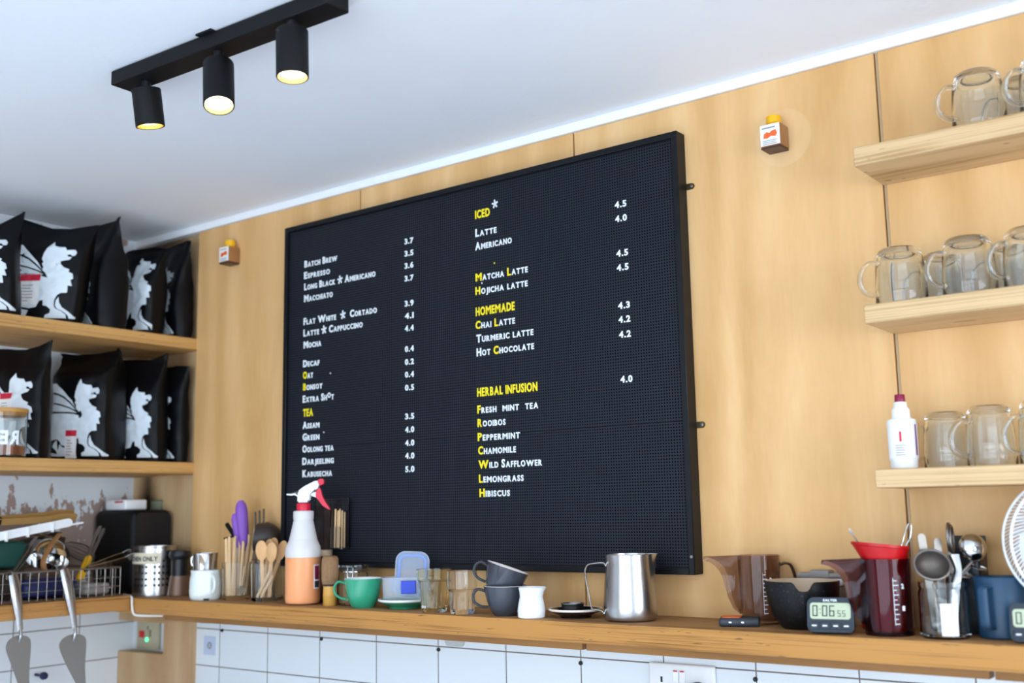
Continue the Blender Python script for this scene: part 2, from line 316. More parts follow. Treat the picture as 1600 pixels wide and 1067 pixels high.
def speckle():
    m, nt, b = nodes('speckled_clay'); tc = N(nt, 'ShaderNodeTexCoord'); n1 = N(nt, 'ShaderNodeTexNoise', i_Scale=260.0, i_Detail=2.0); L(nt, tc.outputs['Object'], n1.inputs['Vector'])
    L(nt, mixc(nt, mth(nt, 'GREATER_THAN', n1.outputs[0], .67), '08090a', '34383a'), b.inputs['Base Color']); b.inputs['Roughness'].default_value = .5; b.inputs['Specular IOR Level'].default_value = .3
    bp = N(nt, 'ShaderNodeBump', i_Strength=.3, i_Distance=.001); L(nt, n1.outputs[0], bp.inputs['Height']); L(nt, bp.outputs[0], b.inputs['Normal']); return m
MAT['stone'] = speckle()
def E(z): return EYE+z
def objA(name, bm, m, parent, **k):
    """part drawn in room coordinates, stored relative to its thing"""
    bm.transform(Matrix.LocRotScale(parent.location, parent.rotation_euler, None).inverted()); return obj(name, bm, m, parent, **k)
CEIL = E(.868); LWX = -3.01; SHX = -2.694; REC = .03
CT = E(-.2105)          # top of the back counter
LT = E(-.2035)          # top of the side counter
# ------------------------------------------------------------------ room
struct('floor', box(BM(), LWX-.1, 2.6, -4.5, .2, -.05, 0), MAT['floor'])
struct('ceiling', box(BM(), LWX-.1, 2.6, -4.5, .2, CEIL, CEIL+.1), MAT['ceiling'])
struct('wall_left', box(BM(), LWX-.1, LWX, -4.5, .2, E(-.21), CEIL), MAT['peel'])
struct('wall_left', box(BM(), LWX-.1, LWX, -4.5, .2, 0, E(-.21)), MAT['tile_l'])
struct('wall_back', box(BM(), SHX+.03, 2.6, 0, .12, 0, E(-.2225)), MAT['tile'])
struct('wall_back', box(BM(), LWX, 2.6, .034, .12, E(-.2225), CEIL), MAT['gap'])
struct('wall_back', box(BM(), LWX, SHX+.03, .034, .12, 0, E(-.2225)), MAT['white'])
X1 = 2.45
for k, (a, b) in enumerate(((SHX, -2.0182), (-2.0142, -1.3413), (-1.3373, -.6535), (-.6455, .03), (.034, .72), (.724, X1))):
    bb = box(BM(), a, b, 0, .018, E(-.24), E(.846), .0006, 1)
    struct('wall_back', bb, MAT['ply'])
struct('wall_back', box(BM(), SHX+.02, X1, .0185, .0335, E(-.24), E(.846)), MAT['gap'])
# recess between the side shelves and the panelled wall, with two openings for old socket plates
def holed(x0, x1, y0, y1, z0, z1, hx0, hx1, hz0, hz1):
    bm = BM(); xs = sorted({x0, max(hx0, x0), hx1, x1}); zs = [z0, hz0, hz1, z1]
    for i in range(len(xs)-1):
        for j in range(3):
            if j == 1 and abs(xs[i]-max(hx0, x0)) < 1e-6: continue
            box(bm, xs[i], xs[i+1], y0, y1, zs[j], zs[j+1])
    bmesh.ops.remove_doubles(bm, verts=bm.verts[:], dist=1e-5); return bm
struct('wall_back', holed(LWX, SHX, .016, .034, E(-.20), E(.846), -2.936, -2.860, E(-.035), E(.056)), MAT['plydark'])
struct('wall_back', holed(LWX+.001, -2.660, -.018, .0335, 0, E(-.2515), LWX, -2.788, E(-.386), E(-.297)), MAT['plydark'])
struct('trim_1', box(BM(), LWX, X1, -.007, .034, E(.8465), CEIL, .001, 1), MAT['trimw'])
struct('wall_right', box(BM(), 2.45, 2.6, -4.5, -2.8, 0, CEIL), MAT['white'])
struct('wall_right', box(BM(), 2.45, 2.6, -.4, .2, 0, CEIL), MAT['white'])
struct('wall_right', box(BM(), 2.45, 2.6, -2.8, -.4, 0, .85), MAT['white'])
struct('wall_right', box(BM(), 2.45, 2.6, -2.8, -.4, 2.15, CEIL), MAT['white'])
for a, b, c, d in ((LWX, -2.35, 0, CEIL), (2.25, 2.6, 0, CEIL), (-2.35, 2.25, 2.32, CEIL), (-2.35, 2.25, 0, .5)):
    struct('wall_front', box(BM(), a, b, -4.5, -4.4, c, d), MAT['plydark'])
bm = BM()
for x in (-2.32, -1.25, -.12, 1.0, 2.22): box(bm, x-.04, x+.04, -4.49, -4.42, .5, 2.32)
for z in (.53, 1.75, 2.29): box(bm, -2.35, 2.25, -4.485, -4.425, z-.03, z+.03)
struct('window_1', bm, MAT['black'])  # unseen bars added to split the window light into reflected stripes
bm = BM()
for y in (-2.78, -2.0, -1.2, -.42): box(bm, 2.49, 2.56, y-.035, y+.035, .85, 2.15)
for z in (.87, 2.13): box(bm, 2.495, 2.555, -2.8, -.4, z-.025, z+.025)
struct('window_2', bm, MAT['trimw'])
struct('trim_2', box(BM(), -.6515, -.6460, .004, .018, E(-.24), E(.846)), MAT['strip'])
# ------------------------------------------------------------------ counters
def counter_mesh():
    bm = box(BM(), SHX+.001, X1, -.19, -.0005, E(-.2505), CT, .003, 2)
    box(bm, LWX+.001, SHX+.001, -.19, .0155, E(-.2505), CT, .002, 1); return bm
def topface(o):      # the walked-on top is a different veneer from the edge
    for p in o.data.polygons:
        if p.normal.z > .9: p.material_index = 1
    return o
tag(topface(obj('counter_board', counter_mesh(), [MAT['counter'], MAT['ctop']])), 'long worn plywood counter board running along the back wall under the menu board', 'counter')
tag(topface(obj('side_counter_board', box(BM(), LWX+.001, SHX, -1.6, -.1905, E(-.2425), LT, .003, 2), [MAT['counter_l'], MAT['ctop_l']])), 'worn plywood side counter board along the left wall under the wire basket', 'counter')
for a, b, w in ((-2.62, -1.262, 'left'), (-1.252, -.498, 'middle'), (-.490, X1, 'right')):
    tag(obj('support_batten', box(BM(), a, b, -.135, -.105, E(-.2705), E(-.2508), .001, 1), MAT['batten']), {'left': 'long brown support batten under the back counter, running left from the gap below the saucer', 'middle': 'brown support batten under the back counter between its two gaps, above the double socket', 'right': 'brown support batten under the right end of the back counter'}[w], 'batten', 'battens under the back counter')
wt = thing('worktop_unit', 'low base unit with a pale worktop along the back wall, added below the frame', 'worktop', (-.25, -.31, 0))  # unseen pale unit, added so window light bounces up to the ceiling
objA('cabinet', box(BM(), -2.98, X1-.01, -.58, -.03, .09, .86), MAT['white'], wt); objA('worktop', box(BM(), -2.99, X1-.005, -.62, -.025, .86, .90, .003, 2), mat('pale_worktop', 'd9dbdc', .35), wt); objA('plinth', box(BM(), -2.96, X1-.03, -.53, -.05, 0, .09), MAT['black'], wt)
# ------------------------------------------------------------------ right shelves
RS = [(.5862, .6205), (.3075, .3405), (.0292, .0605)]
for (a, b), w in zip(RS, ('uppermost ply wall shelf on the right, just under the ceiling, holding glass mugs', 'middle ply wall shelf on the right, with a row of upturned glass mugs', 'lowest ply wall shelf on the right, holding the white bottle and glass mugs')):
    tag(obj('wall_shelf', box(BM(), -.6515, .55, -.15, -.0005, E(a), E(b), .0015, 1), MAT['shelf_r']), w, 'shelf', 'wall shelves on the right')
LS = [(.490, .5235), (.1265, .1600)]
for (a, b), w in zip(LS, ('upper plywood shelf in the left recess carrying black coffee bags', 'lower plywood shelf in the left recess with coffee bags and a lidded jar')):
    tag(obj('recess_shelf', box(BM(), LWX+.0005, SHX, -1.5, .0155, E(a), E(b), .0015, 1), MAT['shelf_l']), w, 'shelf', 'shelves in the left recess')
# ------------------------------------------------------------------ menu board
GL = {}
def glyph(ch):
    if ch in GL: return GL[ch]
    if ch == '*':
        V = []; F = []
        for k in range(5):
            a = PI/2+k*2*PI/5+.1; d = Vector((math.cos(a), math.sin(a))); n = Vector((-d.y, d.x)); c = Vector((.42, .36)); b = len(V)
            V += [c+n*.055, c+d*.30+n*.10, c+d*.46+n*.075, c+d*.46-n*.075, c+d*.30-n*.10, c-n*.055]; F.append([b+i for i in range(6)])
        GL[ch] = (V, F, .85); return GL[ch]
    cu = bpy.data.curves.new('glyph', 'FONT'); cu.body = ch; cu.size = 1.0; cu.offset = .036; cu.resolution_u = 3
    o = bpy.data.objects.new('glyph', cu); COL.objects.link(o); bpy.context.view_layer.update()
    me = bpy.data.meshes.new_from_object(o.evaluated_get(bpy.context.evaluated_depsgraph_get()))
    V = [Vector((v.co.x, v.co.y)) for v in me.vertices]; F = [list(p.vertices) for p in me.polygons]
    x0 = min(v.x for v in V); x1 = max(v.x for v in V)
    bpy.data.objects.remove(o); bpy.data.curves.remove(cu); bpy.data.meshes.remove(me)
    GL[ch] = ([Vector((v.x-x0, v.y)) for v in V], F, x1-x0); return GL[ch]
def text_bm(txt, width, cap, small, thick=.0012, gap=.11, space=.34, cond=.72, mirror=False):
    """raised lettering in the xz plane, front towards -y; capitals full height, other letters small capitals; ^ = second material"""
    bm = BM(); x = 0.0; items = []; yel = False; allcap = txt.replace('^', '').isupper() or not any(c.isalpha() for c in txt)
    for ch in txt:
        if ch == '^': yel = True; continue
        if ch == ' ': x += space*cap; continue
        up = ch.isupper() or allcap; dz = 0
        if ch == '~': ch = 'o'; dz = .3*cap
        h = cap if up else small
        if ch == '*': h = cap*1.0
        G = glyph(ch if ch in '*' else ch.upper()); s = h/.73
        cd = cond*(1.22 if ch.upper() in 'MW' else 1); items.append((G, x, s, s*cd, 1 if (yel) else 0, dz)); x += G[2]*s*cd+gap*cap
        if not allcap: yel = False
    x -= gap*cap; k = width/x if width else 1.0
    for (V, F, w), x0, s, sx, mi, dz in items:
        vs0 = []; vs1 = []
        for v in V:
            X = (x0+v.x*sx)*k; X = -X if mirror else X
            vs0.append(bm.verts.new((X, -thick, v.y*s+dz))); vs1.append(bm.verts.new((X, 0, v.y*s+dz)))
        cnt = {}
        for f in F:
            try: q = bm.faces.new([vs0[i] for i in f]); q.material_index = mi
            except ValueError: continue
            for i in range(len(f)): cnt[(f[i], f[(i+1) % len(f)])] = 1
        for (i, j) in cnt:
            if (j, i) in cnt: continue
            try: q = bm.faces.new((vs0[i], vs1[i], vs1[j], vs0[j])); q.material_index = mi
            except ValueError: pass
    return bm
BX0, BX1, BZ0, BZ1 = -2.271, -1.0585, E(-.127), E(.778)
mb = thing('menu_board', 'large black letter board menu with white and yellow lettering on the plywood wall', 'menu board', ((BX0+BX1)/2, 0, BZ0))
w = .0135
bm = BM(); box(bm, BX0, BX0+w, -.036, -.001, BZ0, BZ1, .0012, 1); box(bm, BX1-w, BX1, -.036, -.001, BZ0, BZ1, .0012, 1)
box(bm, BX0+w, BX1-w, -.0358, -.001, BZ0, BZ0+w, .001, 1); box(bm, BX0+w, BX1-w, -.0358, -.001, BZ1-w, BZ1, .001, 1)
objA('frame', bm, MAT['black'], mb)
zs = E(.1755)
objA('letter_panel', box(BM(), BX0+w, BX1-w, -.028, -.006, zs+.0004, BZ1-w), MAT['peg'], mb)
objA('letter_panel', box(BM(), BX0+w, BX1-w, -.028, -.006, BZ0+w, zs-.0004), MAT['peg'], mb)
for z, d in ((E(.6634), .004), (E(.1676), .004)):
    bm = BM(); pts = [(-.03, -.0065), (.008, -.0065)]+[(.008+.0065*math.sin(a), -.0065*math.cos(a)) for a in [PI*k/8 for k in range(1, 8)]]+[(.008, .0065), (-.03, .0065)]
    prism(bm, [(BX1+p[0]+.004, z+p[1]) for p in pts], -.0022, -.0003)
    br = objA('bracket', bm, MAT['brass'], mb)
    bm = BM(); lathe(bm, [(0, 0), (.0034, 0), (.0032, .0012), (.0012, .0016), (.0012, .0008), (0, .0008)], 14); bm.transform(Matrix.Translation((BX1+.012, -.0022, z)) @ Matrix.Rotation(PI/2, 4, 'X'))
    bm.transform(Matrix.Translation(-Vector(mb.location))); obj('screw', bm, MAT['dsteel'], br)
bm = BM(); lathe(bm, [(0, 0), (.003, 0), (.003, .001), (0, .0012)], 12); bm.transform(Matrix.Translation((BX1-.006, -.036, BZ0+.035)) @ Matrix.Rotation(PI/2, 4, 'X')); objA('screw', bm, MAT['dsteel'], mb)
LINES = [('Batch Brew', -2.197, .659, .125), ('Espresso', -2.198, .628, .099), ('Long Black * Americano', -2.197, .597, .264), ('Macchiato', -2.197, .565, .109), ('Flat White  *  Cortado', -2.198, .503, .270), ('Latte * Cappuccino', -2.198, .472, .220), ('Mocha', -2.197, .440, .067),
 ('Decaf', -2.198, .390, .062), ('^Oat', -2.198, .359, .038), ('^Bonsoy', -2.197, .328, .073), ('Extra Sh~t', -2.198, .296, .117), ('^TEA', -2.196, .259, .037), ('Assam', -2.197, .227, .063), ('Green', -2.197, .196, .063), ('Oolong tea', -2.197, .165, .116), ('Darjeeling', -2.197, .133, .117), ('Kabusecha', -2.196, .101, .110),
 ('^ICED', -1.605, .688, .044), ('Latte', -1.605, .644, .063), ('Americano', -1.606, .612, .108), ('^Matcha ^Latte', -1.606, .537, .152), ('^Hojicha latte', -1.607, .505, .152), ('^HOMEMADE', -1.607, .455, .114), ('^Chai ^Latte', -1.608, .424, .115), ('Turmeric latte', -1.606, .392, .164), ('Hot ^Chocolate', -1.606, .360, .165),
 ('^HERBAL INFUSION', -1.606, .266, .172), ('^Fresh  mint  tea', -1.606, .227, .173), ('^Rooibos', -1.606, .196, .081), ('^Peppermint', -1.606, .164, .121), ('^Chamomile', -1.605, .133, .108), ('^Wild Safflower', -1.605, .101, .179), ('^Lemongrass', -1.604, .069, .127), ('^Hibiscus', -1.603, .037, .087)]
PRICES = [(-1.832, z, t) for t, z in (('3.7', .663), ('3.5', .632), ('3.6', .601), ('3.7', .569), ('3.9', .506), ('4.1', .475), ('4.4', .444), ('0.4', .393), ('0.2', .361), ('0.4', .330), ('0.5', .298), ('3.5', .228), ('4.0', .196), ('4.0', .164), ('4.0', .133), ('5.0', .101))] + \
 [(-1.218, z, t) for t, z in (('4.5', .642), ('4.0', .611), ('4.5', .535), ('4.5', .504), ('4.3', .422), ('4.2', .392), ('4.2', .360), ('4.0', .265))]
def put_text(name, bm, x, z):
    bm.transform(Matrix.Translation((x, -.0281, E(z)))); return objA(name, bm, [MAT['letw'], MAT['lety']], mb, smooth=False)
for t, x, z, wd in LINES: put_text('menu_line', text_bm(t, wd, .0182 if any(c.islower() for c in t) else .0195, .0132), x, z)
for x, z, t in PRICES: put_text('price', text_bm(t, .029, .0138, .0138), x, z)
put_text('menu_star', text_bm('*', .0165, .0165, .0165), -1.5535, .7045)
for x, z, mi in ((-1.5511, .5711, 1), (-2.0959, .3629, 0), (-2.1188, .2118, 0), (-1.589, .529, 0)):
    put_text('stray_dot', text_bm('^.' if mi else '.', .003, .016, .016), x, z)
# ------------------------------------------------------------------ ceiling spot bar
tr = thing('spotlight_bar', 'black ceiling bar with three lit cylinder spotlights', 'ceiling light', (-1.570, -.797, CEIL), math.radians(2.3))
bm = BM(); box(bm, -.2925, .2925, -.026, .026, -.030, -.002, .0015, 1); objA_ = obj('bar', bm, MAT['matte'], tr)
bm = BM(); box(bm, -.03, .012, -.036, .012, -.004, -.0003, .001, 1); obj('mounting_plate', bm, MAT['matte'], tr)
for (bx, bz), (tx, tz), fwd, lum in (((-1.7765, .7431), (-1.7945, .8225), -.024, 5), ((-1.5694, .7346), (-1.5735, .8135), .030, 12), ((-1.3727, .7363), (-1.3755, .8205), .004, 12)):
    b = Vector((bx, -.80, E(bz))); b = b+(Vector((0, -2, EYE))-b).normalized()*fwd; t = Vector((tx, -.80, E(tz))); ax = (b-t).normalized(); Lh = (b-t).length
    q = Matrix.Translation(t) @ ax.to_track_quat('Z', 'Y').to_matrix().to_4x4()
    bm = BM(); r = .0275
    lathe(bm, [(0, 0), (r-.001, 0), (r, .001), (r, Lh-.001), (r-.0005, Lh), (r-.0025, Lh), (r-.003, Lh-.012), (0, Lh-.0125)], 40); bm.transform(q)
    cyl = objA('spot_cylinder', bm, MAT['matte'], tr)
    bm = BM(); lathe(bm, [(0, 0), (r-.0042, 0), (r-.0042, .003), (0, .0045)], 32, (0, 0, Lh-.0122)); bm.transform(q)
    bm.transform(Matrix.LocRotScale(tr.location, tr.rotation_euler, None).inverted()); obj('lamp', bm, MAT['lamp'], cyl)
    bm = BM(); lathe(bm, [(r-.0036, Lh-.0115), (r-.0027, Lh-.0005), (r-.0023, Lh-.0005), (r-.0030, Lh-.0118)], 32, close=True); bm.transform(q)
    bm.transform(Matrix.LocRotScale(tr.location, tr.rotation_euler, None).inverted()); obj('reflector_ring', bm, mat('gilt_reflector', 'caa862', .3, 1.) if 'gilt_reflector' not in bpy.data.materials else bpy.data.materials['gilt_reflector'], cyl)
    bm = BM(); tube(bm, [(t.x, t.y, CEIL-.030), (t.x, t.y, E(tz)-.004)], .0085, 14); tube(bm, [(t.x-.004, t.y-.012, E(tz)+.004), (t.x-.004, t.y-.026, E(tz)-.012)], .0055, 10); objA('swivel', bm, MAT['blackp'], tr)
    l = bpy.data.lights.new('spot_beam', 'SPOT'); l.energy = lum; l.color = (1, .82, .55); l.spot_size = math.radians(75); l.spot_blend = .6; l.shadow_soft_size = .02
    lo = bpy.data.objects.new('spot_beam', l); COL.objects.link(lo); lo.location = b+ax*.004; lo.rotation_euler = ax.to_track_quat('-Z', 'Y').to_euler()
    lo.parent = tr; lo.matrix_parent_inverse = Matrix.LocRotScale(tr.location, tr.rotation_euler, None).inverted()
# ------------------------------------------------------------------ wall fittings
def jar_on_wall(name, x, z, label, s=1.0, side=0.):
    t = thing(name, label, 'spice jar', (x, -.0008, z), group='small jars fixed to the plywood wall')
    w, d, h = .043*s, .040*s, .045*s
    bm = BM(); box(bm, -w/2, w/2, -d, 0, 0, h, .003, 2); bm2 = obj('jar_body', bm, MAT['glass'] if False else mat('amber_brown_jar', 'b07a4c', .15, 0, .25) if 'amber_brown_jar' not in bpy.data.materials else bpy.data.materials['amber_brown_jar'], t)
    bm = BM(); box(bm, -w/2+.001, w/2-.001, -d-.0006, -.001, -.004, 0, .001, 1); obj('base', bm, mat('jar_base', '4a2b22', .4) if 'jar_base' not in bpy.data.materials else bpy.data.materials['jar_base'], t)
    bm = BM(); lathe(bm, [(0, h), (.0135*s, h), (.0135*s, h+.004), (.0145*s, h+.005), (.0145*s, h+.019*s), (.012*s, h+.021*s), (0, h+.021*s)], 24, (0, -d/2, 0)); obj('cap', bm, MAT['yellow'], t)
    bm = BM(); box(bm, -w/2+.0015, w/2-.0015, -d-.0012, -d-.0002, .002, h-.001); lb = obj('label', bm, MAT['paper'], t)
    bm = BM(); prism(bm, [(-.014*s, .017*s), (-.012*s, .026*s), (-.006*s, .029*s), (-.001, .026*s), (.004*s, .030*s), (.012*s, .031*s), (.015*s, .023*s), (.011*s, .018*s), (.002*s, .020*s), (-.006*s, .016*s)], -d-.0018, -d-.0012); obj('picture', bm, MAT['orange'], lb)
    for k in range(4):
        z0 = (.004+.0035*k)*s if k < 3 else .036*s
        obj('print_line', box(BM(), -.016*s, (.014-.003*(k % 2))*s, -d-.0016, -d-.0012, z0, z0+(.0012 if k < 3 else .0025)*s), MAT['greyink'], lb)
    return t
jar_on_wall('spice_jar', -.8505, E(.6965), 'small square jar with yellow cap stuck to the plywood wall right of the menu board')
jar_on_wall('spice_jar', -2.523, E(.722), 'tiny square jar with yellow cap stuck to the plywood wall left of the menu board')
# stickers and plates
t = thing('wall_switch', 'beige switch plate with red rocker and green light, sunk in the plywood corner strip', 'switch', (-2.925, .033, E(-.341)))
bm = BM(); box(bm, -.0555, .0535, -.008, 0, -.041, .041, .002, 2); obj('plate', bm, MAT['beige'], t)
bm = BM(); box(bm, -.040, -.018, -.012, -.008, -.008, .012, .001, 1); obj('rocker', bm, MAT['neon'], t)
bm = BM(); lathe(bm, [(0, 0), (.005, 0), (.005, .002), (0, .003)], 14); bm.transform(Matrix.Translation((-.004, -.008, -.013)) @ Matrix.Rotation(PI/2, 4, 'X')); obj('pilot_light', bm, MAT['led'], t)
bm = BM(); box(bm, .006, .016, -.0095, -.008, -.004, .016); box(bm, -.004, .002, -.009, -.008, .016, .026); obj('key_slot', bm, mat('dark_beige', '8f8b74', .6), t)
t = thing('blank_plate', 'pale green blank plate in the plywood above the black box', 'wall plate', (-2.924, .0335, E(.0105)))
bm = BM(); box(bm, -.042, .042, -.006, 0, -.044, .044, .002, 2); obj('plate', bm, mat('pale_green_plate', 'aab59a', .5), t)
bm = BM(); box(bm, -.03, .03, -.0075, -.006, -.02, .02); obj('inset', bm, mat('pale_green_inset', '98a58a', .5), t)
t = thing('double_socket', 'white double wall socket on the tiles below the counter, with a black plug in it', 'socket', (-1.113, -.0005, E(-.345)))
bm = BM(); box(bm, -.0735, .0735, -.010, 0, -.043, .043, .004, 3); obj('plate', bm, MAT['socket'], t)
for x in (-.0105, .0045):
    bm = BM(); box(bm, x-.006, x+.006, -.0135, -.0100, .008, .031, .001, 1); sw = obj('rocker', bm, MAT['whitep'], t)
    bm = BM(); box(bm, x-.0045, x+.0045, -.0139, -.0132, .0285, .0308); obj('red_mark', bm, MAT['redink'], sw)
bm = BM(); box(bm, -.046, -.0415, -.0104, -.0098, .006, .017); box(bm, -.062, -.055, -.0104, -.0098, -.012, -.008); box(bm, -.033, -.026, -.0104, -.0098, -.012, -.008); obj('slots', bm, MAT['blackp'], t)
bm = BM(); prism(bm, rrect(.044, .05, .02, 6, .038, -.013), -.040, -.0105)
pl = obj('power_plug', bm, MAT['blackp']); pl.location = t.location; tag(pl, 'black power plug pushed into the right half of the double socket', 'plug')
bm = BM(); box(bm, -.0255, .0255, -.0008, -.0002, -.0255, .0255); stk = obj('tile_sticker', bm, mat('blue_grey_sticker', 'b9c6dc', .5), loc=(-2.600, 0, E(-.350))); tag(stk, 'square blue grey sticker on the leftmost white tile below the counter', 'sticker')
bm = BM(); lathe(bm, [(.005, 0), (.010, 0), (.010, .0003), (.005, .0003)], 20, close=True); box(bm, -.007, .007, -.001, .001, 0, .0003); bm.transform(Matrix.Translation((0, -.0008, 0)) @ Matrix.Rotation(PI/2, 4, 'X')); obj('mark', bm, MAT['greyink'], stk)
bm = BM(); prism(bm, rrect(.058, .034, .01, 4), -.003, -.0005); tag(obj('wall_tab', bm, mat('grey_tab', 'b7bcbb', .5), loc=(-1.705, 0, E(-.285))), 'rounded grey plastic tab on the tiles peeping out below the batten', 'tab')
for x, z, w in ((-2.5448, -.3065, 'leftmost black plug in a tile joint, beside the sticker tile'), (-2.1488, -.3085, 'black plug in the tile joint below the spray bottle and green cup'), (-1.7541, -.312, 'black plug in the tile joint just left of the grey tab'), (-1.3563, -.3165, 'black plug in the tile joint under the white creamer and black saucer'), (-.958, -.3205, 'black plug in the tile joint right of the double socket')):
    bm = BM(); lathe(bm, [(0, 0), (.0045, 0), (.0045, .003), (.003, .005), (0, .0055)], 12); bm.transform(Matrix.Rotation(PI/2, 4, 'X')); tag(obj('hole_plug', bm, MAT['blackp'], loc=(x, -.0006, E(z))), w, 'plug', 'black plugs in the tile joints')
ROT = .651                     # turned square to the camera's bearing; local x runs right, -y towards the room
def U(ang):                    # direction on the counter for an angle measured in that turned frame
    return Vector((math.cos(ang), math.sin(ang), 0))
def slat(bm, p0, p1, w, t, nrm=(0, -1, 0)):
    p0 = Vector(p0); p1 = Vector(p1); ax = (p1-p0); Ln = ax.length; ax.normalize(); n = Vector(nrm); n = (n-ax*n.dot(ax)).normalized(); s = ax.cross(n)
    pts = rrect(w, Ln, w*.49, 4, 0, Ln/2); A = [p0+s*a+ax*b+n*(t/2) for a, b in pts]; B = [p0+s*a+ax*b-n*(t/2) for a, b in pts]
    va = [bm.verts.new(p) for p in A]; vb = [bm.verts.new(p) for p in B]; bm.faces.new(va); bm.faces.new(list(reversed(vb)))
    for i in range(len(pts)): bm.faces.new((va[i], vb[i], vb[(i+1) % len(pts)], va[(i+1) % len(pts)]))
    return bm
# ------------------------------------------------------------------ coffee bags
F1 = [(330, 325), (370, 325), (430, 392), (480, 452), (512, 512), (470, 462), (430, 425), (390, 402), (330, 386)]
F2 = [(330, 400), (385, 414), (430, 440), (470, 478), (515, 528), (470, 505), (420, 485), (370, 470), (330, 464)]
F3 = [(330, 478), (370, 482), (430, 500), (480, 520), (525, 548), (470, 540), (400, 538), (330, 530)]
BODY = [(322, 548), (430, 550), (500, 556), (550, 572), (532, 535), (514, 515), (516, 490), (505, 470), (512, 455), (502, 430), (508, 385), (518, 350), (532, 322), (545, 296), (556, 330), (580, 340), (615, 343), (627, 368), (672, 364), (686, 385), (682, 410), (664, 412), (650, 398), (632, 402), (640, 415), (664, 420), (655, 438), (620, 446), (604, 450), (608, 472), (628, 495), (666, 514), (660, 528), (688, 546), (695, 582), (682, 590), (693, 634), (670, 632), (674, 684), (640, 686), (622, 702), (612, 735), (612, 775), (626, 800), (660, 818), (690, 846), (694, 870), (570, 868), (572, 845), (596, 832), (598, 805), (575, 782), (550, 775), (545, 735), (526, 742), (510, 785), (470, 795), (425, 785), (405, 755), (385, 740), (322, 750)]
LEG = [(632, 715), (640, 755), (660, 790), (700, 822), (738, 862), (735, 872), (708, 872), (700, 848), (668, 818), (634, 800), (620, 775), (621, 740)]
TAIL = [(385, 745), (400, 850), (378, 818), (350, 795), (362, 770)]
HIND = [(410, 775), (430, 800), (468, 810), (460, 850), (470, 868), (405, 868), (310, 862), (320, 835), (390, 848)]
def bag(P, z, th, w, d, h, seed, label, group, ears=(.03, .02), lean=0., sticker=None, emb=(0, 0, 1.0), top=.70):
    rz = th+PI/2; R = Matrix.Rotation(rz, 3, 'Z'); c = Vector((P[0], P[1], 0)) - R @ Vector((w/2, -d/2, 0))
    t = thing('coffee_bag', label, 'coffee bag', (c.x, c.y, z), rz, group)
    rnd = random.Random(seed); o3 = Vector((rnd.random()*50, rnd.random()*50, rnd.random()*50))
    def hd(s):        # half depth by height fraction: full below, pinched flat at the sealed top
        if s < .06: return d/2*(.90+.10*s/.06)
        if s < top: return d/2*(1+.05*math.sin(PI*s/top))
        q = (s-top)/(1-top); return max(.0022, d/2*(1-q)**1.15)
    def hw(s): return w/2*(.975+.025*min(1, s/.08)) + (.012*max(0, (s-top)/(1-top)) if s > top else 0)
    def wr(p, k): return noise.noise((p*k)+o3)
    def zz(u, s):     # seal line rises into pointed ears at the corners
        q = max(0, (s-.8)/.2); e = ears[0]*max(0, -u)**2.2 + ears[1]*max(0, u)**2.2; return s*h + q*(e-.012*(1-abs(u)))
    def front(u, s):  # a point of the front face; u -1..1
        W_, D_ = hw(s), hd(s); y = -D_*(1-abs(u)**7)**(1/4.0)*(1+.06*(1-u*u)) if abs(u) < 1 else 0
        p = Vector((u*W_, y, zz(u, s))); k = min(1, s*6)*(.35+.65*s)
        p.y += (.012*wr(p, 13)+.006*abs(wr(p, 34))+.003*wr(p, 70))*k*(1 if D_ > .008 else .5); p.x += .006*wr(p+Vector((9, 2, 4)), 11)*k; p.z += .010*wr(p+Vector((1, 8, 3)), 15)*max(0, s-.7)/.3; p.x += lean*s*h; return p
    bm = BM(); ns = 26; us = [-math.cos(PI*k/16) for k in range(17)]; rings = []
    for j in range(ns+1):
        s = j/ns; ring = []
        for u in us: ring.append(front(u, s))
        for u in reversed(us[1:-1]):
            q = front(u, s); D_ = hd(s); y = D_*(1-abs(u)**7)**(1/4.0); p = Vector((q.x, y+.004*wr(q+Vector((3, 3, 3)), 22)*min(1, s*5), q.z)); ring.append(p)
        for p in ring:    # gusset folds inward up the sides
            D_ = hd(s); f = max(0, 1-abs(p.y)/(D_+1e-6)); fold = .30*max(0, (s-.25)/.75)*d*f; sx = 1 if p.x > lean*s*h else -1
            if abs(p.x-lean*s*h) > .8*hw(s): p.x -= sx*fold*.5
        rings.append([bm.verts.new(p) for p in ring])
    n = len(rings[0])
    for j in range(ns):
        for k in range(n): bm.faces.new((rings[j][k], rings[j][(k+1) % n], rings[j+1][(k+1) % n], rings[j+1][k]))
    bm.faces.new(list(reversed(rings[0]))); bm.faces.new(rings[-1])
    body = obj('bag_body', bm, MAT['bag'], t, angle=50)
    def onface(bm, off):
        bm.normal_update()
        bmesh.ops.triangulate(bm, faces=bm.faces[:])
        for _ in range(5):
            es = [e for e in bm.edges if e.calc_length() > .007]
            if not es: break
            bmesh.ops.subdivide_edges(bm, edges=es, cuts=1); bmesh.ops.triangulate(bm, faces=[f for f in bm.faces if len(f.verts) > 3])
        for v in bm.verts:
            s = max(.001, min(.999, v.co.z/h)); u = max(-.985, min(.985, (v.co.x)/hw(s))); p = front(u, s); v.co = Vector((p.x, p.y-off, p.z))
        return bm
    bm = BM(); k = w/445*1.0
    for poly in (F1, F2, F3, BODY, LEG, TAIL, HIND):
        vs = [bm.verts.new((emb[0]+(x-524)*k*emb[2], 0, emb[1]+(905-y)*.000373*emb[2])) for x, y in poly]; bm.faces.new(vs)
    obj('dragon_print', onface(bm, .0014), MAT['logo'], body)
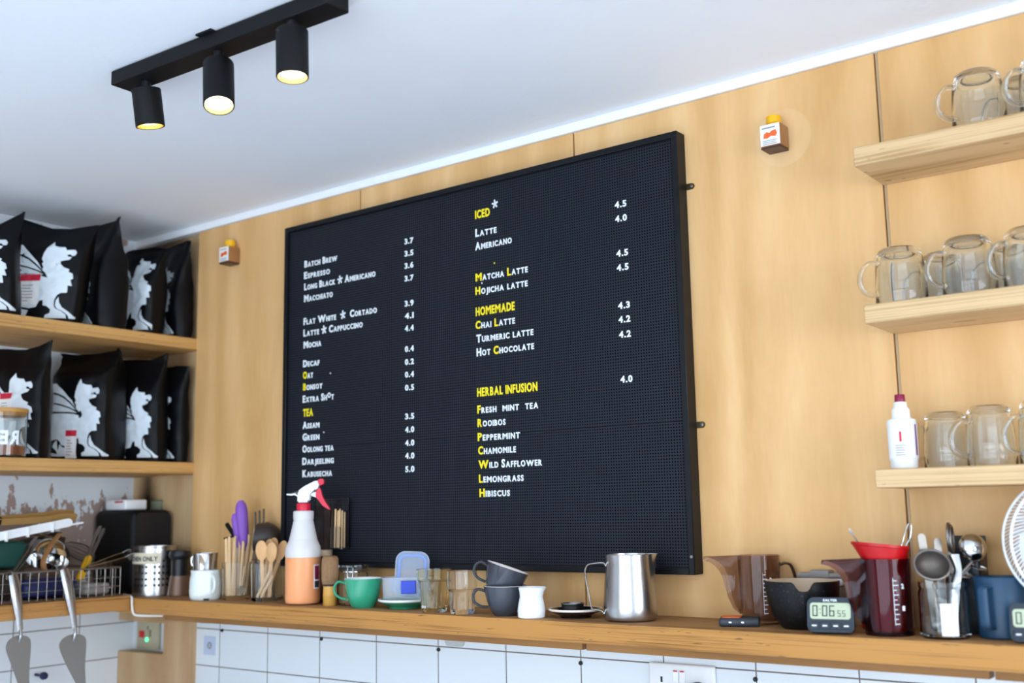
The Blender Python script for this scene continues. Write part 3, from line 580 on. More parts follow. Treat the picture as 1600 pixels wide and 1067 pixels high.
    if sticker:
        x0, z0, sw, sh = sticker; bm = BM()
        def rect(a, b, c_, d_): bm.faces.new([bm.verts.new(p) for p in ((a, 0, c_), (b, 0, c_), (b, 0, d_), (a, 0, d_))])
        rect(x0, x0+sw, z0, z0+sh); st = obj('sticker', onface(bm, .0022), MAT['paper'], body)
        bm = BM(); rect(x0+.001, x0+sw-.001, z0+sh*.78, z0+sh-.001); 
        obj('red_band', onface(bm, .0029), MAT['redink'], body)
        bm = BM()
        for r in range(6): rect(x0+sw*.15, x0+sw*(.5+.3*rnd.random()), z0+sh*(.12+.10*r), z0+sh*(.145+.10*r))
        obj('print', onface(bm, .0029), MAT['greyink'], body)['kind'] = 'stuff'
    return t
R62 = math.radians(-62); g1 = 'black coffee bags on the upper recess shelf'; g2 = 'black coffee bags on the lower recess shelf'
z1 = E(.5240); z2 = E(.1605)
bag((-2.705, -.548), z1, math.radians(-38), .19, .10, .255, 1, 'black coffee bag at the far left of the upper shelf, cut by the frame', g1, (.02, .03), sticker=(-.02, .045, .055, .10), lean=-.03)
bag((-2.708, -.385), z1, math.radians(-50), .205, .085, .280, 2, 'black coffee bag on the upper shelf with the full white dragon and red topped sticker', g1, (.02, .0), lean=.13, sticker=(-.062, .050, .058, .085), top=.74)
bag((-2.716, -.309), z1, math.radians(-97), .16, .092, .295, 3, 'black coffee bag on the upper shelf showing only its blank folded side', g1, (.02, .025), emb=(-.03, 0, 1), top=.66)
bag((-2.722, -.146), z1, math.radians(-78), .17, .075, .278, 4, 'black coffee bag on the upper shelf with half a white dragon and a peaked top', g1, (-.04, -.03), top=.55, lean=.06, emb=(.010, 0, 1.05))
bag((-2.712, -.058), z1, math.radians(-96), .17, .062, .305, 5, "black coffee bag on the upper shelf against the plywood at the row's end", g1, (-.02, -.02), top=.55, emb=(-.015, 0, 1))
bag((-2.716, -.468), z2, math.radians(-70), .18, .055, .300, 6, 'black coffee bag on the lower shelf behind the bamboo lidded glass jar', g2, (.0, .01), sticker=(-.035, .10, .04, .075))
bag((-2.728, -.262), z2, R62, .180, .128, .312, 7, "black coffee bag on the lower shelf with the full white dragon and sticker", g2, (.0, .006), sticker=(-.03, .008, .034, .078), top=.76)
bag((-2.712, -.112), z2, math.radians(-68), .165, .068, .305, 8, 'black coffee bag on the lower shelf showing only the head and chest of a dragon', g2, (.0, .01), emb=(.004, .0, .95))
bag((-2.707, -.040), z2, math.radians(-80), .17, .045, .296, 9, 'black coffee bag on the lower shelf against the plywood, only a dragon snout showing', g2, (.0, -.01), emb=(-.012, 0, .95))
# lidded jar in front of the bags
jr = thing('lidded_jar', 'glass jar with bamboo lid, brown grounds and white letters on the lower recess shelf', 'jar', (-2.727, -.548, z2), ROT)
R_ = .0505
bm = BM(); lathe(bm, [(0, 0), (R_-.003, 0), (R_, .003), (R_, .112), (R_-.0025, .112), (R_-.0025, .005), (0, .004)], 48); obj('glass_body', bm, MAT['glass'], jr)
bm = BM(); lathe(bm, [(0, .104), (R_-.003, .104), (R_-.003, .1125), (R_+.001, .1125), (R_+.001, .121), (R_-.001, .123), (0, .123)], 48); obj('lid', bm, MAT['cork'], jr)
bm = BM(); lathe(bm, [(0, .0045), (R_-.003, .0055), (R_-.003, .028), (0, .030)], 40); obj('grounds', bm, MAT['grounds'], jr)
bm = text_bm('RES', .064, .034, .034, thick=.0006, mirror=True, cond=1.0)
bmesh.ops.triangulate(bm, faces=bm.faces[:])
for v in bm.verts:
    a = -PI/2 + (v.co.x+.053)/R_; rr = R_+.0006-v.co.y*.8; v.co = Vector((rr*math.cos(a), rr*math.sin(a), v.co.z+.032))
obj('lettering', bm, MAT['letw'], jr, smooth=False)
# ------------------------------------------------------------------ side counter: wire basket and what is in it
BK = dict(x0=-2.99, x1=-2.712, y0=-.66, y1=-.215, z0=LT+.0015, z1=LT+.076)
bk = thing('wire_basket', 'grey wire basket heaped with tongs and tools on the side counter', 'basket', (-2.851, -.4375, LT))
bm = BM(); r = .0011
def wire(*p): tube(bm, p, r, 5)
zs = [BK['z0']+.001+k*.0235 for k in range(3)]
for z in zs:
    tube(bm, [(BK['x0'], BK['y0'], z), (BK['x1'], BK['y0'], z), (BK['x1'], BK['y1'], z), (BK['x0'], BK['y1'], z)], r, 5, closed=True)
k = 0
y = BK['y1']
while y > BK['y0']:
    wire((BK['x1'], y, BK['z1']), (BK['x1'], y, BK['z0']), (BK['x0'], y, BK['z0']), (BK['x0'], y, BK['z1'])); y -= .0235
x = BK['x1']-.0235
while x > BK['x0']:
    wire((x, BK['y1'], BK['z1']), (x, BK['y1'], BK['z0']), (x, BK['y0'], BK['z0']), (x, BK['y0'], BK['z1'])); x -= .0235
objA('wire_mesh', bm, MAT['dsteel'], bk)
bm = BM(); tube(bm, [(BK['x0'], BK['y0'], BK['z1']), (BK['x1'], BK['y0'], BK['z1']), (BK['x1'], BK['y1'], BK['z1']), (BK['x0'], BK['y1'], BK['z1'])], .0024, 8, closed=True); objA('rim', bm, MAT['dsteel'], bk)
def at_(x, y, z): return Vector((x, y, E(z)))
def tongs(name, label, tail, tip, mtl, hmtl=None, w=.019, gap=.014, scal=5, nrm=(1, 0, 0)):
    """two long arms with scalloped heads; tail is the hinge end"""
    tail = Vector(tail); tip = Vector(tip); ax = (tip-tail).normalized(); n = Vector(nrm); n = (n-ax*n.dot(ax)).normalized(); s = ax.cross(n); Ln = (tip-tail).length
    t = thing(name, label, 'tongs', tuple(tail), group='tools heaped in the wire basket')
    for sg in (-1, 1):
        bm = BM(); prof = []
        for q in range(11): f = q/10*.78; prof.append((f*Ln, w*.36+w*.10*f))
        for q in range(scal*2+1):
            f = .78+.22*q/(scal*2); bulge = math.sin(PI*(q/(scal*2))*.9+.25); prof.append((f*Ln, w*.30+w*.32*bulge+(.0022 if q % 2 else 0)))
        A = []; B = []
        for a, b in prof:
            off = gap*(.2+.8*math.sin(PI*min(1, a/Ln)*.62))*sg
            A.append(tail+ax*a+s*off+n*b); B.append(tail+ax*a+s*off-n*b)
        off = s*.0009; loop = A+list(reversed(B)); 
        va = [bm.verts.new(p-off) for p in loop]; vb = [bm.verts.new(p+off) for p in loop]; m_ = len(A)
        for i in range(m_-1):
            bm.faces.new((va[i], va[i+1], va[2*m_-2-i], va[2*m_-1-i])); bm.faces.new((vb[i], vb[2*m_-1-i], vb[2*m_-2-i], vb[i+1]))
        for i in range(2*m_): bm.faces.new((va[i], vb[i], vb[(i+1) % (2*m_)], va[(i+1) % (2*m_)]))
        objA('arm', bm, mtl, t)
    if hmtl:
        bm = BM(); slat(bm, tail-ax*.01, tail+ax*Ln*.42, w*1.15, gap*1.5, n); objA('grip', bm, hmtl, t)
    return t
tan = mat('bronzed_metal', 'c39a5c', .4, .3)
tongs('tongs', 'bronze coloured tongs with a black grip lying on top of the heap in the basket', at_(-2.86, -.63, -.004), at_(-2.85, -.272, .014), tan, MAT['blackp'], w=.024, gap=.010, nrm=(.5, 0, .86))
tongs('tongs', 'steel tongs with a yellow grip sticking up beside the black box', at_(-2.83, -.262, -.155), at_(-2.86, -.182, -.020), MAT['dsteel'], MAT['yellow'], w=.014, gap=.007)
tongs('tongs', 'short silver tongs with big scalloped heads lying at the right end of the basket', at_(-2.735, -.305, -.128), at_(-2.76, -.150, -.098), MAT['steel'], w=.030, gap=.008, scal=6, nrm=(.75, 0, .66))
tongs('tongs', 'thin steel tongs leaning up at the left end of the basket', at_(-2.78, -.495, -.150), at_(-2.83, -.390, -.045), MAT['dsteel'], w=.013, gap=.006)
tongs('tongs', 'steel tongs with scalloped heads lying below the white rail', at_(-2.88, -.50, -.075), at_(-2.88, -.288, -.046), MAT['dsteel'], tan, w=.024, gap=.012, nrm=(.6, 0, .8))
rl = thing('plastic_rail', 'white plastic rail with small hooks lying across the heap of tools', 'rail', tuple(at_(-2.80, -.56, -.05)), group='tools heaped in the wire basket')
bm = BM(); a = at_(-2.80, -.575, -.048); b = at_(-2.80, -.312, -.004)
slat(bm, a, b, .022, .008, (1, 0, .2)); objA('rail', bm, MAT['whitep'], rl)
bm = BM(); slat(bm, b+Vector((0, -.01, -.008)), b+Vector((0, .034, -.002)), .005, .004, (1, 0, 0)); objA('tip', bm, MAT['whitep'], rl)
for f in (.3, .52, .78):
    p = a.lerp(b, f); bm = BM(); box(bm, p.x-.002, p.x+.010, p.y-.002, p.y+.002, p.z-.016, p.z+.010, .0008, 1); objA('hook', bm, MAT['whitep'], rl)
wk = thing('whisk', 'wire whisk lying tilted at the right end of the basket against the black box', 'whisk', tuple(at_(-2.90, -.32, -.10)), group='tools heaped in the wire basket')
c0 = at_(-2.90, -.275, -.065); axw = Vector((-.1, .95, -.38)).normalized(); sx_ = Vector((1, 0, 0)); sy_ = axw.cross(sx_).normalized()
for k in range(7):
    bm = BM(); an = PI*k/7; dd = sx_*math.cos(an)+sy_*math.sin(an)
    pts = [c0+axw*(.115*math.sin(PI*q/18))+dd*(.036*math.cos(PI*q/18)*math.sin(PI*q/18)**.5 if 0 < q < 18 else 0) for q in range(19)]
    tube(bm, pts, .0009, 5); objA('loop', bm, MAT['dsteel'], wk)
bm = BM(); tube(bm, [c0-axw*.10, c0-axw*.05, c0], [.008, .010, .007], 12); objA('handle', bm, MAT['dsteel'], wk)
sc_ = thing('steel_scoop', 'shiny round steel bowl lying in the middle of the basket', 'bowl', tuple(at_(-2.83, -.335, -.15)), group='tools heaped in the wire basket')
bm = BM(); pr = [(.056*math.sin(a), .056-.056*math.cos(a)) for a in [PI*.53*k/12 for k in range(13)]]; lathe(bm, [(0, 0)]+pr[1:]+[(r-.0012, z) for r, z in reversed(pr[1:])]+[(0, .0012)], 40)
bm.transform(Matrix.Translation(at_(-2.875, -.325, -.052)) @ Matrix.Rotation(math.radians(160), 4, 'X') @ Matrix.Rotation(math.radians(18), 4, 'Y')); objA('bowl', bm, MAT['chrome'], sc_)
bm = BM(); lathe(bm, [(.0555, 0), (.059, .0), (.059, .0022), (.0555, .0022)], 40, close=True); bm.transform(Matrix.Translation(at_(-2.875, -.325, -.108)) @ Matrix.Rotation(math.radians(-20), 4, 'X') @ Matrix.Rotation(math.radians(18), 4, 'Y')); objA('rim', bm, MAT['chrome'], sc_)
bt = thing('leather_strap', 'tan looped strap hanging in the basket left of the shiny bowl', 'strap', tuple(at_(-2.80, -.42, -.15)), group='tools heaped in the wire basket')
bm = BM(); tube(bm, spline([at_(-2.79, -.352, -.034), at_(-2.775, -.385, -.065), at_(-2.765, -.408, -.10), at_(-2.765, -.405, -.125), at_(-2.77, -.385, -.135), at_(-2.78, -.35, -.137)], 6), .008, 8, flat=(.25, 1.1)); objA('band', bm, mat('tan_strap', '8a5f36', .55), bt)
for nm, lb, x0, x1, y0, y1, za, zb, m_ in (('blue_pouch', 'dark blue plastic pouch seen through the middle of the wire basket', -2.84, -2.76, -.46, -.315, -.196, -.150, 'navy'), ('green_box', 'dark green plastic box under the tongs at the left of the basket', -2.96, -2.83, -.62, -.42, -.120, -.050, 'teal'), ('grey_tray', 'grey plastic tray in the bottom of the wire basket', -2.96, -2.74, -.30, -.225, -.198, -.168, 'grey'), ('brown_box', 'brown cardboard box low at the left of the basket', -2.95, -2.81, -.62, -.43, -.190, -.123, 'brownp')):
    t = thing(nm, lb, nm.split('_')[1], ((x0+x1)/2, (y0+y1)/2, E(za)), group='tools heaped in the wire basket')
    bm = BM(); box(bm, x0, x1, y0, y1, E(za), E(zb), .008, 3)
    for v in bm.verts: v.co += Vector((.003*noise.noise(v.co*40), .003*noise.noise(v.co*35+Vector((5, 1, 2))), .003*noise.noise(v.co*30+Vector((1, 7, 2)))))
    objA('body', bm, MAT[m_], t)
    bm = BM(); box(bm, x0+.004, x1+.001, y0-.001, y1+.001, E(zb)-.016, E(zb)-.010, .001, 1); objA('edge_band', bm, MAT[m_], t)
def server(yt, zt, yb, zb, yl, yr, zl, ytip, ztip, label):
    X = -2.6835; t = thing('cake_server', label, 'cake server', (X, yt, E(zt)), group='cake servers hanging from the basket')
    bm = BM(); n = 9; pts = []; rr = []
    for k in range(n):
        f = k/(n-1); pts.append((X-.012*(1-f)**3, yt+(yb-yt)*f, E(zt+(zb-zt)*f))); rr.append(.0125*(1-.35*f)*(.82+.3*math.sin(PI*min(1, f*1.3))))
    tube(bm, pts, rr, 14, flat=(.45, 1.15))
    objA('handle', bm, MAT['steel'], t)
    bm = BM(); tube(bm, spline([(X-.012, yt, E(zt)-.004), (X-.016, yt, E(zt)+.006), (X-.027, yt, E(zt)+.008), (X-.040, yt, E(zt)+.002), (X-.040, yt, E(zt)-.012)], 4), .0028, 8); objA('hook', bm, MAT['dsteel'], t)
    bm = BM(); tube(bm, spline([(X, yb, E(zb)+.004), (X+.006, (yb+(yl+yr)/2)/2, E(zb)-.008), (X+.0065, (yl+yr)/2, E(zl)+.002), (X+.002, (yl+yr)/2, E(zl)-.008)], 4), [.0042]*13, 8); objA('neck', bm, MAT['steel'], t)
    w = yr-yl; o = [(yl+w*.10, zl-.002), (yl+w*.35, zl+.006), (yl+w*.65, zl+.006), (yl+w*.92, zl-.002), (yr, zl-.022), (yr-.001, zl-.08), (ytip+.006, ztip+.004), (ytip-.002, ztip), (ytip-.008, ztip+.006), (yl+w*.30, zl-.07), (yl, zl-.022)]
    sm = [(p.x, p.y) for p in spline([Vector((a, E(b), 0)) for a, b in o+[o[0]]], 4)][:-1]
    bm = BM(); prism(bm, sm, X-.0008, X+.0008, 'yz'); objA('blade', bm, MAT['dsteel'], t); return t
server(-.528, -.131, -.509, -.266, -.543, -.479, -.285, -.483, -.440, 'steel cake server hanging at the far left of the side counter, cut by the frame')
server(-.391, -.124, -.361, -.274, -.402, -.327, -.296, -.328, -.445, 'steel cake server hanging in front of the middle of the wire basket')
bm = BM(); lathe(bm, [(0, 0), (.004, 0), (.004, .03), (.009, .034), (.011, .042), (.009, .050), (0, .053)], 20); bm.transform(Matrix.Rotation(PI/2, 4, 'Y')); bh = obj('blue_hook', bm, MAT['navy'], loc=(LWX+.0005, -.276, E(-.424))); tag(bh, 'dark blue peg hook on the left wall tiles at the bottom edge', 'hook')
# black box, white carton, cable
bx = thing('black_box', 'black rounded box standing in the corner of the counter behind the wire basket', 'box', (-2.9025, -.055, CT))
bm = BM(); box(bm, -3.003, -2.80, -.1217, .012, CT, E(.0275), .022, 5); objA('body', bm, MAT['matte'], bx)
bm = BM(); prism(bm, rrect(.118, .222, .019, 5, -.055, CT+.1185), -2.8003, -2.7985, 'yz'); objA('end_panel', bm, MAT['blackp'], bx)
wb = thing('white_carton', 'small white plastic carton with a red mark lying on top of the black box', 'carton', (-2.88, -.07, E(.0280)))
bm = BM(); box(bm, -2.962, -2.862, -.108, -.035, E(.0280), E(.0575), .005, 3); objA('body', bm, MAT['whitep'], wb)
bm = BM(); box(bm, -2.915, -2.875, -.1086, -.1078, E(.0485), E(.0535)); objA('red_mark', bm, MAT['redink'], wb)
bm = BM(); tube(bm, spline([(-2.79, -.150, CT+.0035), (-2.725, -.178, CT+.0035), (-2.692, -.1925, CT+.0035), (-2.684, -.1955, CT-.004), (-2.682, -.1955, E(-.232)), (-2.672, -.1955, E(-.252)), (-2.645, -.188, E(-.2555)), (-2.58, -.17, E(-.2545))], 6), .0033, 8); tag(obj('power_cable', bm, MAT['cable']), 'white cable bent over the inner corner of the counter', 'cable')
bm = BM(); tube(bm, spline([(-2.60, -.12, E(-.253)), (-2.575, -.12, E(-.262)), (-2.535, -.12, E(-.269)), (-2.44, -.12, E(-.270)), (-2.35, -.12, E(-.259)), (-2.275, -.12, E(-.254))], 6), .0026, 8); tag(obj('power_cable', bm, mat('dark_cable', '4a463f', .5)), 'dark cable sagging just below the left end of the back counter', 'cable')
# ------------------------------------------------------------------ back counter, left to right
cc = thing('cutlery_cup', 'perforated stainless steel cutlery cup with a paper label in front of the black box', 'cutlery cup', (-2.732, -.092, CT), ROT); R_ = .0605
bm = BM(); lathe(bm, [(0, 0), (R_-.001, 0), (R_, .001), (R_, .131), (R_+.0012, .1325), (R_+.0012, .136), (R_-.0012, .136), (R_-.0015, .003), (0, .003)], 56); obj('cup', bm, MAT['steel'], cc)
hm = MAT['blackp']; bm = BM()
for col_ in range(-8, 9):
    if (col_ % 5) == 4: continue
    for row in range(5):
        a = -PI/2+.30+col_*.19; z = .030+row*.0165
        if z > .085 and a < -1.65: continue
        m_ = Matrix.Translation((R_*math.cos(a), R_*math.sin(a), z)) @ Matrix.Rotation(a, 4, 'Z') @ Matrix.Rotation(PI/2, 4, 'Y')
        bmesh.ops.create_cone(bm, cap_ends=True, segments=10, radius1=.0036, radius2=.0036, depth=.0008, matrix=m_)
o = obj('holes', bm, hm, cc); o['kind'] = 'stuff'
def wrapband(R, a0, a1, z0, z1, n=14, t=.0006):
    bm = BM(); A = []
    for k in range(n+1):
        a = a0+(a1-a0)*k/n; A.append([bm.verts.new((rr*math.cos(a), rr*math.sin(a), z)) for rr, z in ((R, z0), (R+t, z0), (R+t, z1), (R, z1))])
    for k in range(n):
        for j in range(4): bm.faces.new((A[k][j], A[k+1][j], A[k+1][(j+1) % 4], A[k][(j+1) % 4]))
    bm.faces.new(A[0]); bm.faces.new(list(reversed(A[-1]))); return bm
lb = obj('label', wrapband(R_+.0003, -PI+.25, -1.02, .088, .118), mat('cream_label', 'd8cdb4', .6), cc)
bm = text_bm('KITCHEN ONLY', .108, .0125, .0125, thick=.0004, cond=.9); bmesh.ops.triangulate(bm, faces=bm.faces[:])
for v in bm.verts:
    a = -PI/2+(v.co.x-.083)/R_; rr = R_+.0011-v.co.y; v.co = Vector((rr*math.cos(a), rr*math.sin(a), v.co.z+.096))
obj('lettering', bm, MAT['darkink'], lb, smooth=False)
pg = thing('pepper_grinder', 'pepper grinder with black top and brown flared base beside the perforated cup', 'grinder', (-2.640, -.076, CT), ROT)
bm = BM(); lathe(bm, [(0, 0), (.0315, 0), (.033, .002), (.032, .008), (.0265, .052), (.0262, .054), (0, .054)], 32); obj('base', bm, mat('brown_grinder', '7d6250', .25, .3), pg)
bm = BM(); lathe(bm, [(0, .054), (.0235, .054), (.0235, .098), (.030, .106), (.031, .112), (.028, .122), (.014, .126), (0, .126)], 32); obj('top', bm, MAT['blackp'], pg)
def handle_c(bm, r0, zt, zb, out, rad, ang=PI, seg=10, n=14, flat=None, ptop=1.0):
    d = Vector((math.cos(ang), math.sin(ang), 0)); P = [d*r0+Vector((0, 0, zt)), d*(r0+out*.75)+Vector((0, 0, zt+.003*ptop)), d*(r0+out*1.32)+Vector((0, 0, zt*.62+zb*.38)), d*(r0+out*.95)+Vector((0, 0, zb-.004)), d*(r0*.97)+Vector((0, 0, zb))]
    tube(bm, bez(P, n), rad, seg, flat=flat); return bm
wj = thing('enamel_mug', 'cream enamel mug holding a polished steel cup, left of the stirrers', 'mug', (-2.449, -.134, CT), ROT)
bm = BM(); lathe(bm, [(0, .001), (.036, 0), (.0395, .004), (.0415, .018), (.0405, .050), (.0375, .068), (.0385, .074), (.0395, .076), (.0370, .076), (.0355, .066), (.0385, .046), (.0385, .012), (0, .006)], 40); obj('cup', bm, MAT['cream'], wj)
bm = BM(); handle_c(bm, .0385, .060, .020, .020, .0045, -.9, flat=(1.3, .8)); obj('handle', bm, MAT['cream'], wj)
bm = BM(); box(bm, .006, .020, -.0405, -.0365, 0, .005, .001, 1); obj('dark_foot', bm, MAT['blackp'], wj)
sb = thing('steel_beaker', 'small polished steel cup standing inside the cream enamel mug', 'beaker', (-2.4515, -.1345, CT+.0075), ROT)
bm = BM(); lathe(bm, [(0, 0), (.022, 0), (.025, .003), (.0295, .058), (.0310, .078), (.0325, .108), (.0335, .1115), (.0325, .1122), (.0312, .108), (.0285, .060), (.0235, .005), (0, .004)], 44); obj('cup', bm, MAT['chrome'], sb)
bm = BM(); handle_c(bm, .0325, .104, .080, .008, .0018, PI*.95, flat=(1.5, .7)); obj('handle', bm, MAT['chrome'], sb)
def squircle(p): return lambda a, r, z: r*(1.0/((abs(math.cos(a))**p+abs(math.sin(a))**p)**(1/p)))*.93
def tumbler(name, label, loc, prof_o, wall, base, mtl, cat='glass', mod=None, seg=48, rz=ROT):
    t = thing(name, label, cat, loc, rz)
    inner = [(max(r-wall, .001), z) for r, z in prof_o if z > base]; r0 = inner[0][0]
    bm = BM(); lathe(bm, [(0, 0)]+prof_o+list(reversed(inner))+[(r0, base), (0, base)], seg, mod=mod); obj('glass_body', bm, mtl, t); return t
tumbler('glass_tumbler', 'squarish glass tumbler full of wooden stirrers beside the cream mug', (-2.386, -.082, CT), [(.034, 0), (.0375, .004), (.0390, .03), (.0405, .0935), (.0395, .0945)], .0028, .009, MAT['thin'], mod=squircle(5), seg=64, rz=ROT+.15)
tumbler('glass_tumbler', 'squarish glass tumbler holding wooden spoons, left of the spray bottle', (-2.256, -.090, CT), [(.034, 0), (.0375, .004), (.0390, .03), (.0405, .0925), (.0395, .0935)], .0028, .009, MAT['thin'], mod=squircle(5), seg=64, rz=ROT-.12)
def local(loc, x, y, z, rz=ROT): return Vector(loc)+Matrix.Rotation(rz, 3, 'Z') @ Vector((x, y, z))
G1 = (-2.386, -.082, CT+.0095); G2 = (-2.256, -.090, CT+.0095)
stir = [(-.030, -.012, -.004, .152), (-.022, -.016, -.010, .150), (-.016, -.020, -.006, .156), (-.009, -.020, .002, .153), (-.003, -.016, -.002, .157), (.002, .002, .002, .155), (.008, .010, -.004, .158), (-.012, .010, .0, .154), (.012, -.012, .006, .143), (.016, -.006, .003, .140), (.018, .006, .010, .160), (.024, .010, .022, .180), (-.022, .008, -.008, .150)]
for k, (x, y, lean, ln) in enumerate(stir):
    bm = BM(); slat(bm, local(G1, x*.85, y, .0005), local(G1, x*.85+lean, y+.006, ln-.004), .0066, .0013, (math.cos(-.92+.3*(k % 4-1.5)), math.sin(-.92+.3*(k % 4-1.5)), 0)); o = obj('wooden_stirrer', bm, MAT['birch']); tag(o, 'flat birch stirrer standing in the glass tumbler next to the cream mug', 'stirrer', 'wooden stirrers in the glass tumbler')
t = thing('purple_tongs', 'purple rubber handled tongs standing among the wooden stirrers', 'tongs', tuple(local(G1, .004, .014, .001)))
for x0, x1, zb, ztp, rad in ((.002, -.006, .112, .246, .0175), (-.011, -.022, .118, .212, .0115)):
    p0 = local(G1, x0+.012, .016, zb); p1 = local(G1, x1+.008, .016, ztp); ax = (p1-p0).normalized(); Lh = (p1-p0).length
    bm = BM(); pts = []; rr = []
    for q in range(15):
        f = q/14; pts.append(p0+ax*(Lh*f)); rr.append(rad*max(.12, (1-abs(2*f-1)**5))**.5*(.78+.22*f))
    tube(bm, pts, rr, 16); objA('grip', bm, MAT['purple'], t)
    bm = BM(); slat(bm, local(G1, x0*.5+.006, .016, .001), p0+ax*.02, .009, .002, (.6, -.8, 0)); objA('arm', bm, MAT['dsteel'], t)
t = thing('dark_clip', 'dark grey metal clip poking out at the left of the stirrers', 'clip', tuple(local(G1, -.028, .012, .001)))
bm = BM(); slat(bm, local(G1, -.024, .017, .001), local(G1, -.029, .017, .150), .005, .0016); objA('stem', bm, MAT['matte'], t)
bm = BM(); slat(bm, local(G1, -.012, .017, .150), local(G1, -.036, .017, .187), .012, .004); slat(bm, local(G1, -.042, .017, .146), local(G1, -.010, .017, .153), .005, .003); objA('jaw', bm, MAT['matte'], t)
t = thing('mini_whisk', 'small round ended whisk lying low in the stirrer tumbler', 'whisk', tuple(local(G1, .022, -.024, .001)))
bm = BM(); sphere(bm, local(G1, .019, -.022, .014), .0105, (1, 1, 1.2), 14); objA('ball', bm, MAT['acrylic'], t)
bm = BM(); slat(bm, local(G1, .019, -.022, .022), local(G1, .024, -.018, .075), .006, .002); objA('stem', bm, MAT['birch'], t)
def wspoon(p0, p1, bw, label, face=(.6, -.8, 0)):
    p0 = Vector(p0); p1 = Vector(p1); ax = (p1-p0).normalized(); Ln = (p1-p0).length; t = thing('wooden_spoon', label, 'spoon', tuple(p0), group='wooden spoons in the tumbler')
    n = Vector(face); n = (n-ax*n.dot(ax)).normalized(); s = ax.cross(n)
    bm = BM(); slat(bm, p0, p0+ax*(Ln-.036), .0095, .0018, n); objA('handle', bm, MAT['spoonw'], t)
    bm = BM(); c = p0+ax*(Ln-.022); rings = []
    for i in range(5):
        f = i/4
        rings.append([bm.verts.new(c+ax*(.024*f*math.sin(2*PI*k/22)*(1 if math.sin(2*PI*k/22) > 0 else 1.15))+s*(bw*f*math.cos(2*PI*k/22))-n*(.0045*(1-f*f))) for k in range(22)] if i else [bm.verts.new(c-n*.0045)])
    for i in range(4):
        for k in range(22):
            if i == 0: bm.faces.new((rings[0][0], rings[1][k], rings[1][(k+1) % 22]))
            else: bm.faces.new((rings[i][k], rings[i+1][k], rings[i+1][(k+1) % 22], rings[i][(k+1) % 22]))
    bmesh.ops.recalc_face_normals(bm, faces=bm.faces[:]); bmesh.ops.solidify(bm, geom=bm.faces[:], thickness=.0016); objA('bowl', bm, MAT['spoonw'], t)
wspoon(local(G2, -.006, -.016, .001), local(G2, -.014, -.014, .140), .0155, 'wooden spoon nearest the stirrers, bowl facing the room')
wspoon(local(G2, .010, -.016, .001), local(G2, .014, -.016, .136), .0145, 'wooden spoon with a shaded bowl in the middle front of the tumbler')
wspoon(local(G2, -.016, .012, .001), local(G2, .004, .010, .143), .0135, 'wooden spoon behind the other two, half hidden')
wspoon(local(G2, -.004, .020, .001), local(G2, .040, .016, .138), .0130, 'wooden spoon leaning far right towards the spray bottle')
wspoon(local(G2, -.012, .022, .001), local(G2, .012, .024, .146), .0130, 'wooden spoon at the back, tallest of the spoons')
for k, (a, b) in enumerate((((-.022, -.018, .0005), (.012, -.022, .066)), ((-.010, -.026, .0005), (.020, -.027, .055)))):
    bm = BM(); slat(bm, local(G2, *a), local(G2, *b), .0066, .0014, (.6, -.8, 0)); tag(obj('wooden_stirrer', bm, MAT['birch']), 'short birch stirrer leaning across the front of the wooden spoon tumbler', 'stirrer', 'stirrers among the wooden spoons')
tumbler('glass_jar', 'plain glass jar behind the wooden spoons, holding dark scoops', (-2.322, -.047, CT), [(.030, 0), (.032, .003), (.032, .098), (.031, .100)], .0025, .006, MAT['glass'])
G3 = Vector((-2.322, -.047, CT+.0065))
for k in range(3):
    t = thing('dark_scoop', ('dark brown plastic scoop, rightmost of three nested in the jar behind the wooden spoons', 'dark brown plastic scoop in the middle of three nested behind the wooden spoons', 'dark brown plastic scoop, leftmost of three nested behind the wooden spoons')[k], 'scoop', tuple(local(G3, 0, 0, 0)), ROT, 'dark scoops')
    xo = -.002-.011*k; s_ = 1-.04*k
    bm = BM(); pr = [(.040*s_, 0), (.039*s_, .010), (.035*s_, .022), (.026*s_, .036), (.014*s_, .045), (0, .048)]
    lathe(bm, pr+[(max(0, r-.0016), z-.0014) for r, z in reversed(pr)][1:-1]+[(.0384*s_, 0)], 32, close=False)
    bm.transform(Matrix.Translation((xo, .012, .152)) @ Matrix.Rotation(math.radians(98), 4, 'Y')); obj('bowl', bm, MAT['brownp'], t)
    bm = BM(); slat(bm, (xo+.001, .012, .002), (xo-.003, .012, .226-.004*k), .009, .003, (1, 0, 0)); obj('handle', bm, MAT['brownp'], t)
# spray bottle
sp = thing('spray_bottle', "translucent spray bottle of orange cleaner with white and red trigger head", 'spray bottle', (-2.078, -.130, CT), ROT)
k_ = .000334
bm = BM(); po = [(.036, 0), (.0415, .004), (.0430, .012), (.0432, .128), (.0415, .138), (.036, .150), (.0335, .156)]
rb = [(.0335-.010*i/10+(.0007 if i % 2 else 0), .156+.045*i/10) for i in range(11)]
po += rb+[(.0245, .204), (.0250, .208), (.0250, .221), (.0235, .2235), (.0150, .2245), (.0150, .2275)]
P_ = [(0, .001)]+po[:3]+[(.0432, .1125)]+po[3:]+[(0, .2275)]; lathe(bm, P_, 48, mats=[1]*4+[0]*(len(P_)-5)); obj('bottle', bm, [MAT['frost'], MAT['frostwet']], sp)
bm = BM(); lathe(bm, [(0, .002), (.036, .002), (.0405, .005), (.0420, .012), (.0422, .112), (0, .112)], 44); obj('liquid', bm, MAT['liquid'], sp)
bm = BM(); lathe(bm, [(0, .2235), (.0165, .2235), (.0168, .2255), (.0168, .2405), (.0160, .242), (0, .242)], 40, mod=lambda a, r, z: r*(1+.015*math.cos(24*a))); obj('collar', bm, MAT['redcap'], sp)
PX = lambda x, y: ((x-205)*k_, (1003-y)*k_)
